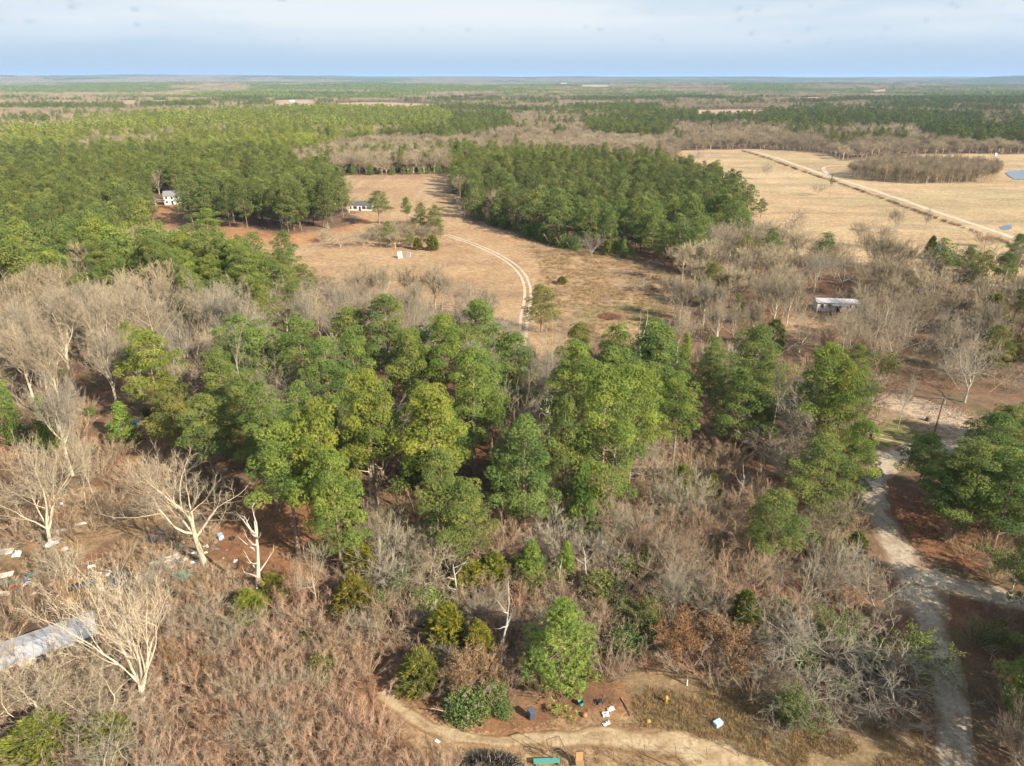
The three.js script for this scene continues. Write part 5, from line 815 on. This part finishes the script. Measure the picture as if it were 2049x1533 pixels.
// poles and wires
{
  const wireMat = paint(0.10, 0.10, 0.11, 0.5, 0.4);
  function pole(label, x, z, h, lean) { const o = thing('utility_pole', label, 'pole', x, z, 0); part(o, 'post', new THREE.CylinderGeometry(0.11, 0.16, h + 0.4, 10).translate(0, h / 2 - 0.2, 0), P.pole); const c = part(o, 'crossarm', bx(0.10, 0.12, 1.2, 0, h - 0.35, 0), P.pole); for (const s of [-0.5, 0.5]) part(c, 'insulator', new THREE.CylinderGeometry(0.05, 0.06, 0.16, 8).translate(0, h - 0.2, s), P.sheet); part(o, 'transformer', new THREE.CylinderGeometry(0.16, 0.16, 0.5, 12).translate(0.28, h - 0.9, 0), P.tinOld); o.rotation.z = lean; return o; }
  const A = at(1868, 872), B = at(1000, 868); pole('brown utility pole on the lawn beside the dirt yard', A[0], A[1], 7.8, -0.02); pole('utility pole hidden among the central pines', B[0], B[1], 7.8, 0);
  const C = [A[0] + 70, A[1] + 4];
  function wire(label, a, b, y, dz) { const pts = []; for (let i = 0; i <= 24; i++) { const t = i / 24; pts.push(new THREE.Vector3(lerp(a[0], b[0], t), y - 1.1 * 4 * t * (1 - t) * 0.6, lerp(a[1], b[1], t) + dz)); } const m = new THREE.Mesh(new THREE.TubeGeometry(new THREE.CatmullRomCurve3(pts), 48, 0.022, 5), wireMat); m.name = numbered('power_line'); m.userData = { label, category: 'power line', group: 'power lines' }; m.castShadow = true; scene.add(m); }
  wire('upper power line strung left from the utility pole', A, B, 7.72, -0.5); wire('middle power line strung left from the utility pole', A, B, 7.72, 0.5); wire('lowest power line strung left from the utility pole', A, B, 6.9, 0);
  wire('upper power line strung right from the utility pole', A, C, 7.72, -0.5); wire('lower power line strung right from the utility pole', A, C, 7.72, 0.5);
  const D = at(150, 1085), o = thing('wooden_post', 'thin dark leaning pole with white cap in the junk yard', 'pole', D[0], D[1]); part(o, 'post', new THREE.CylinderGeometry(0.06, 0.09, 6.8, 8).translate(0, 3.2, 0), P.pole); part(o, 'cap', bx(0.25, 0.2, 0.25, 0, 6.65, 0), P.white); o.rotation.z = 0.05;
}
// junk lying about: [name, label, category, pixel, size, colour, turn]
const junk = rng(1717);
function crumple(w, d, h, seed) { const r = rng(seed), g = new THREE.PlaneGeometry(w, d, 9, 9).rotateX(-Math.PI / 2), a = g.attributes.position; for (let i = 0; i < a.count; i++) { const x = a.getX(i), z = a.getZ(i); a.setXYZ(i, x + (r() - 0.5) * w * 0.09, 0.04 + h * fbm(x / w * 3 + seed, z / d * 3, 2, seed) * (1 - 0.6 * Math.max(Math.abs(x / w * 2), Math.abs(z / d * 2))), z + (r() - 0.5) * d * 0.09); } g.computeVertexNormals(); return g; }
function lying(name, label, cat, [a, b], geo, mat, turn = junk() * 6, y = 0.02) { const p = at(a, b), m = new THREE.Mesh(geo, mat); m.name = numbered(name); m.position.set(p[0], hgt(p[0], p[1]) + y, p[1]); m.rotation.y = turn; m.userData = { label, category: cat }; m.castShadow = m.receiveShadow = true; scene.add(m); return m; }
lying('tarp', 'teal tarp beside the massive pale tree', 'tarp', [365, 1152], crumple(2.6, 1.6, 0.5, 1), P.teal);
lying('tarp', 'navy tarp heaped above the junk yard', 'tarp', [316, 1076], crumple(2.6, 2, 0.9, 2), P.navy);
lying('tarp', 'pale blue sheet under the pine left of centre', 'tarp', [378, 838], crumple(4, 2.2, 0.5, 3), P.bluewhite);
lying('metal_sheet', 'long white sheet of scrap on the left of the yard', 'scrap', [95, 1065], crumple(5, 1.0, 0.5, 4), P.sheet, 0.15);
lying('metal_sheet', 'white scrap sheet behind the long one', 'scrap', [100, 1050], crumple(1.2, 1.2, 0.9, 5), P.white);
lying('metal_sheet', 'white scrap strip right of the long sheet', 'scrap', [162, 1050], crumple(1.8, 0.7, 0.4, 6), P.sheet, 0.4);
lying('mattress', 'white rounded slab at the left edge of the junk yard', 'mattress', [12, 1105], bx(1.7, 0.35, 0.9, 0, 0.2, 0), P.white, 0.3);
lying('trash_bag', 'white bag beside the rounded slab', 'bag', [33, 1112], crumple(1.4, 1.1, 1.2, 7), P.white);
lying('trash_heap', 'grey heap of scrap below the long white sheet', 'scrap', [105, 1088], crumple(2.6, 1.4, 1.3, 8), P.tinOld);
lying('trash_heap', 'strewn pale rubbish left of the massive pale tree', 'rubbish', [330, 1125], crumple(3.8, 1.3, 0.7, 9), P.sheet, 0.6);
lying('trash_heap', 'heap of pale rubbish right of the dark car', 'rubbish', [298, 1160], crumple(2.6, 2.4, 1.3, 10), P.sheet);
lying('trash_heap', 'grey green junk heap below the pale rubbish', 'rubbish', [302, 1178], crumple(2.2, 1.6, 1.1, 11), P.tinOld);
lying('trash_heap', 'dark junk left of the parked car', 'rubbish', [168, 1175], crumple(3.2, 1.4, 1.2, 12), P.black, 0.3);
lying('wood_panel', 'cream board at the left edge below the slab', 'board', [12, 1152], bx(1.7, 0.08, 1.1, 0, 0.12, 0), P.cream, 0.4);
lying('wood_panel', 'pale board at the left edge nearest the tin roof', 'board', [8, 1190], bx(1.5, 0.08, 0.9, 0, 0.12, 0), P.cream, 0.1);
lying('gas_can', 'small red can at the left of the junk yard', 'can', [28, 1180], new THREE.CylinderGeometry(0.22, 0.24, 0.5, 12).translate(0, 0.25, 0), P.red);
lying('toy_truck', 'red toy beside the dark car', 'toy', [248, 1197], bx(0.7, 0.4, 0.35, 0, 0.25, 0), P.red);
lying('blue_barrel', 'blue barrel on the red slope', 'barrel', [402, 1040], new THREE.CylinderGeometry(0.32, 0.32, 0.95, 14).rotateZ(1.5).translate(0, 0.32, 0), P.navy);
lying('cooler', 'blue and white crate on the red slope', 'crate', [442, 1078], bx(1.1, 0.6, 0.7, 0, 0.3, 0), P.bluewhite);
lying('car_tyre', 'black tyre on the red slope beside the crate', 'tyre', [465, 1080], new THREE.TorusGeometry(0.32, 0.13, 8, 18).rotateX(Math.PI / 2).translate(0, 0.14, 0), P.black);
lying('car_tyre', 'black tyre right of the junk heap', 'tyre', [345, 1185], new THREE.TorusGeometry(0.34, 0.14, 8, 18).rotateX(Math.PI / 2).translate(0, 0.15, 0), P.black);
lying('car_tyre', 'black tyre below the junk heap', 'tyre', [335, 1208], new THREE.TorusGeometry(0.36, 0.15, 8, 18).rotateX(Math.PI / 2).translate(0, 0.16, 0), P.black);
lying('blue_bucket', 'turquoise bucket under the young pine', 'bucket', [1162, 1411], new THREE.CylinderGeometry(0.3, 0.24, 0.5, 14, 1, true).translate(0, 0.26, 0), P.teal);
lying('trash_bag', 'black and white bag right of the young pine', 'bag', [1200, 1408], crumple(0.8, 0.7, 0.6, 13), P.black);
lying('litter', 'white litter beside the black bag', 'litter', [1222, 1421], crumple(0.8, 0.6, 0.3, 14), P.white);
lying('litter', 'white litter in the middle of the red bank', 'litter', [1212, 1432], crumple(0.7, 0.7, 0.35, 15), P.white);
lying('litter', 'white litter lowest on the red bank', 'litter', [1214, 1450], crumple(0.9, 0.5, 0.3, 16), P.white);
lying('litter', 'white scrap lying on the sandy track', 'litter', [875, 1483], crumple(0.6, 0.35, 0.2, 17), P.white);
lying('rock', 'orange clay boulder on the red bank', 'rock', [1170, 1434], new THREE.IcosahedronGeometry(0.3, 1).scale(1, 0.8, 1).translate(0, 0.2, 0), P.orange);
lying('rock', 'ochre stone at the edge of the pale track', 'rock', [1297, 1447], new THREE.IcosahedronGeometry(0.26, 1).scale(1, 0.7, 1).translate(0, 0.15, 0), P.yellow);
lying('cooler', 'white and blue box on the weedy bank', 'box', [1436, 1452], bx(0.9, 0.5, 0.6, 0, 0.25, 0), P.bluewhite, 0.5);
lying('branch', 'fallen stick on the bank right of the litter', 'branch', [1254, 1418], new THREE.CylinderGeometry(0.05, 0.08, 2.6, 6).rotateZ(1.5).translate(0, 0.12, 0), P.wood, 1.9);
lying('log', 'short pale stick standing in the leaf litter', 'log', [1374, 1372], new THREE.CylinderGeometry(0.08, 0.1, 1.2, 7).translate(0, 0.6, 0), P.cream);
lying('garden_mound', 'round brown heap of cut brush beyond the stand', 'heap', [1222, 636], (() => { const g = new Geo(), r = rng(31); for (let i = 0; i < 1500; i++) { const d = rdir(r), q = Math.sqrt(r()); spike(g, [d[0] * 3.4 * q, Math.abs(d[1]) * 1.3 * q, d[2] * 2.6 * q], bendDir([d[0], 0.15, d[2]], r, 1.5), 0.9, 0.035, tone([0.20, 0.11, 0.07], 0.7 + 0.6 * r())); } return g.build(); })(), barkMat, 0);
{
  // wheelie bin
  let p = at(1062, 1436), o = thing('wheelie_bin', 'dark blue wheelie bin lying open on the red bank', 'bin', p[0], p[1], 0.5);
  const b = new THREE.BoxGeometry(0.62, 1.05, 0.68, 1, 1, 1), bp = b.attributes.position; for (let i = 0; i < bp.count; i++) if (bp.getY(i) < 0) { bp.setX(i, bp.getX(i) * 0.8); bp.setZ(i, bp.getZ(i) * 0.8); } b.computeVertexNormals();
  part(o, 'body', b.translate(0, 0.58, 0), paint(0.05, 0.06, 0.09, 0.5)); const lid = part(o, 'lid', bx(0.68, 0.07, 0.78, 0, 1.14, 0), paint(0.07, 0.085, 0.12, 0.5)); part(lid, 'handle', bx(0.6, 0.05, 0.06, 0, 1.12, -0.44), P.black); for (const s of [-1, 1]) part(o, 'wheel', new THREE.CylinderGeometry(0.13, 0.13, 0.07, 12).rotateZ(Math.PI / 2).translate(s * 0.3, 0.13, -0.3), P.black);
  o.rotation.z = -0.06;
  // yellow stump like hydrant
  p = at(1332, 1408); o = thing('fire_hydrant', 'yellow hydrant standing in the leaf litter', 'hydrant', p[0], p[1]);
  part(o, 'barrel', new THREE.LatheGeometry([[0, 0], [0.24, 0], [0.24, 0.08], [0.17, 0.1], [0.17, 0.75], [0.22, 0.78], [0.22, 0.84], [0.18, 0.9], [0.1, 1.0], [0.05, 1.06], [0, 1.08]].map(q => new THREE.Vector2(...q)), 14), P.yellow); for (const s of [-1, 1]) part(o, 'outlet', new THREE.CylinderGeometry(0.07, 0.08, 0.2, 10).rotateZ(Math.PI / 2).translate(s * 0.22, 0.6, 0), P.yellow);
  // mailbox, dark stump by the right hand yard
  p = at(1744, 878); o = thing('mail_box', 'white box on a brick stand at the lawn edge', 'mailbox', p[0], p[1], 0.3); part(o, 'stand', bx(0.7, 1.1, 0.7, 0, 0.55, 0), P.brick); part(o, 'box', bx(0.75, 0.7, 0.9, 0, 1.45, 0), P.white);
  lying('tree_stump', 'dark stump on the lawn below the utility pole', 'stump', [1857, 842], new THREE.CylinderGeometry(0.45, 0.6, 0.8, 10).translate(0, 0.38, 0), P.pole);
  // rusty frames, teal bench, chair and fence along the bottom
  const rod = (a, b, r = 0.035) => { const A = new THREE.Vector3(...a), B = new THREE.Vector3(...b); return new THREE.TubeGeometry(new THREE.LineCurve3(A, B), 1, r, 6); };
  p = at(1130, 1520); o = thing('swing_set', 'rusty upright tubular frame at the bottom edge', 'frame', p[0], p[1], 0.2);
  for (const [a, b] of [[[-1.2, 0, 0], [-1.9, 3.0, -0.2]], [[0.6, 0, 0.4], [-0.6, 3.1, -0.3]], [[-1.9, 3.0, -0.2], [-0.6, 3.1, -0.3]], [[-0.4, 0, 0.2], [-1.4, 2.2, -0.2]]]) part(o, 'bar', rod(a, b), P.steel);
  part(o, 'hoop', new THREE.TorusGeometry(0.55, 0.035, 6, 18, Math.PI).translate(-1.5, 1.3, 0), P.steel); part(o, 'hoop', new THREE.TorusGeometry(0.5, 0.035, 6, 18, Math.PI).translate(-0.9, 1.4, 0.3), P.steel);
  p = at(1094, 1528); o = thing('bench', 'teal bench under the rusty frame', 'bench', p[0], p[1], 0.05); for (let i = 0; i < 3; i++) part(o, 'slat', bx(2.6, 0.05, 0.17, 0, 0.5, -0.2 + i * 0.2), P.teal); for (const s of [-1.1, 1.1]) part(o, 'leg', bx(0.08, 0.48, 0.5, s, 0.24, 0), P.steel);
  p = at(1160, 1534); o = thing('wooden_chair', 'wood backed chair at the bottom edge', 'chair', p[0], p[1], 0.1); part(o, 'backrest', bx(0.8, 1.2, 0.05, 0, 1.1, -0.3), paint(0.33, 0.19, 0.08)); part(o, 'seat', bx(0.8, 0.06, 0.6, 0, 0.5, 0), P.wood); for (const [a, b, h] of [[-0.4, -0.3, 1.75], [0.4, -0.3, 1.75], [-0.4, 0.28, 0.5], [0.4, 0.28, 0.5]]) part(o, 'leg', bx(0.06, h, 0.06, a, h / 2, b), P.steel); part(o, 'rail', bx(0.86, 0.06, 0.06, 0, 1.75, -0.3), P.steel);
  p = at(1395, 1560); o = thing('steel_rail', 'dark steel pole slanting up at the bottom edge', 'pole', p[0], p[1]); part(o, 'bar', rod([0, 0, 0], [-1.9, 2.2, -0.4], 0.06), P.steel); part(o, 'prop', rod([0.35, 0, 0], [0.5, 1.5, 0], 0.05), P.steel);
  const stakes = []; for (let i = 0; i < 10; i++) stakes.push([920 + i * 62, 1516 + (i % 3) * 3]);
  stakes.forEach(([a, b], i) => { p = at(a, b); o = thing('fence_stake', `thin steel fence stake, number ${['one', 'two', 'three', 'four', 'five', 'six', 'seven', 'eight', 'nine', 'ten'][i]} from the left below the track`, 'stake', p[0], p[1], 0, 'fence stakes below the track'); part(o, 'rod', rod([0, -0.1, 0], [-0.25, 1.5, -0.2], 0.025), P.steel); });
  for (let k = 0; k < 2; k++) { const pts = stakes.map(([a, b]) => { const q = at(a, b); return new THREE.Vector3(q[0] - 0.1 - 0.08 * k, hgt(...q) + 0.6 + 0.6 * k, q[1] - 0.08 - 0.08 * k); }), m = new THREE.Mesh(new THREE.TubeGeometry(new THREE.CatmullRomCurve3(pts), 60, 0.008, 4), P.steel); m.name = numbered('fence_wire'); m.userData = { label: k ? 'upper fence wire strung along the stakes below the track' : 'lower fence wire strung along the stakes below the track', category: 'wire' }; scene.add(m); }
  lying('dark_mound', 'charred black mound of brush at the bottom edge', 'heap', [985, 1545], (() => { const g = new Geo(), r = rng(77); for (let i = 0; i < 1600; i++) { const d = rdir(r), q = 0.75 + 0.25 * r(); const b = [d[0] * 3.2 * q, Math.abs(d[1]) * 1.5 * q, d[2] * 1.8 * q]; spike(g, b, bendDir(norm(d), r, 1.6), 0.7, 0.05, tone(r() < 0.25 ? [0.16, 0.13, 0.10] : [0.025, 0.022, 0.02], 0.7 + 0.6 * r())); } return g.build(); })(), barkMat, 0);
  // rubble by the dirt yard
  const r = rng(606), g = new THREE.IcosahedronGeometry(0.2, 0), list = []; for (let i = 0; i < 260; i++) { const q = at(1850 + 70 * (r() - 0.5) + 30, 826 + 26 * (r() - 0.5)); list.push({ x: q[0] + r(), z: q[1], k: 0.4 + 1.1 * r(), tR: r(), uR: r() }); }
  const ro = new THREE.Group(); ro.name = 'rubble'; ro.userData = { kind: 'stuff', label: 'broken brick and stone strewn on the dirt yard', category: 'rubble' }; mass(ro, 'stones', g, paint(1, 1, 1), list, t => col.setRGB(0.20 + 0.1 * t.uR, 0.14 + 0.1 * t.tR, 0.10 + 0.1 * t.tR)); scene.add(ro);
  // buildings far off
  for (const [a, b, w, label] of [[1128, 169, 60, 'far white warehouse left of the pink clearing'], [1150, 170, 40, 'far white building beside the pink clearing'], [1240, 172, 30, 'far white house right of the pink clearing'], [1296, 173, 34, 'far white building near the middle of the skyline'], [1330, 173, 30, 'far pale building right of the middle skyline'], [585, 204, 14, 'far long pale building by the tan field on the left'], [1490, 160, 50, 'tiny white building on the skyline'], [1992, 312, 2, 'small white hut at the far right pasture edge']]) {
    let q = at(a, b); for (let k = 0; k < 4; k++) q = at(a, b, hgt(...q) + (b < 180 ? 12 : 0)); const h = thing('far_building', label, 'building', q[0], q[1], 0.2), H = w > 13 ? w * 0.3 : 2; part(h, 'wall', gableWall(w, H, w * 0.5, w * 0.1), P.white); part(h, 'roof', gable(w, w * 0.5, w * 0.12, w * 0.02, w * 0.01).translate(0, H + 0.4, 0), P.tin);
  }
}

{ // small rubbish strewn about the junk yard
  const r = rng(818), o = new THREE.Group(); o.name = 'yard_litter'; o.userData = { kind: 'stuff', label: 'scraps of pale and blue rubbish strewn over the junk yard', category: 'rubbish' };
  const tones = [[0.5, 0.5, 0.48], [0.42, 0.40, 0.36], [0.10, 0.16, 0.26], [0.06, 0.20, 0.20], [0.04, 0.04, 0.045], [0.35, 0.22, 0.14]];
  for (let v = 0; v < 2; v++) { const list = []; for (let i = 0; i < 150; i++) { const c = pick([[330, 1125, 70, 28], [300, 1165, 60, 30], [90, 1080, 120, 50], [60, 1170, 120, 50], [220, 1150, 140, 50], [400, 1100, 120, 60]], r), q = at(c[0] + (r() - 0.5) * 2 * c[2] * r(), c[1] + (r() - 0.5) * 2 * c[3] * r()); list.push({ x: q[0], z: q[1], k: 0.3 + 0.9 * r() * r() + 0.15, tR: r(), uR: r() }); } mass(o, 'scraps', crumple(0.9, 0.6, 0.5, 50 + v), paint(1, 1, 1), list.map(t => ({ ...t })), t => col.setRGB(...tones[Math.floor(t.uR * 61) % 6])); }
  scene.add(o);
}
scene.fog = new THREE.FogExp2(new THREE.Color().setRGB(0.40, 0.62, 1.0), 0.00005);
renderer.render(scene, camera);
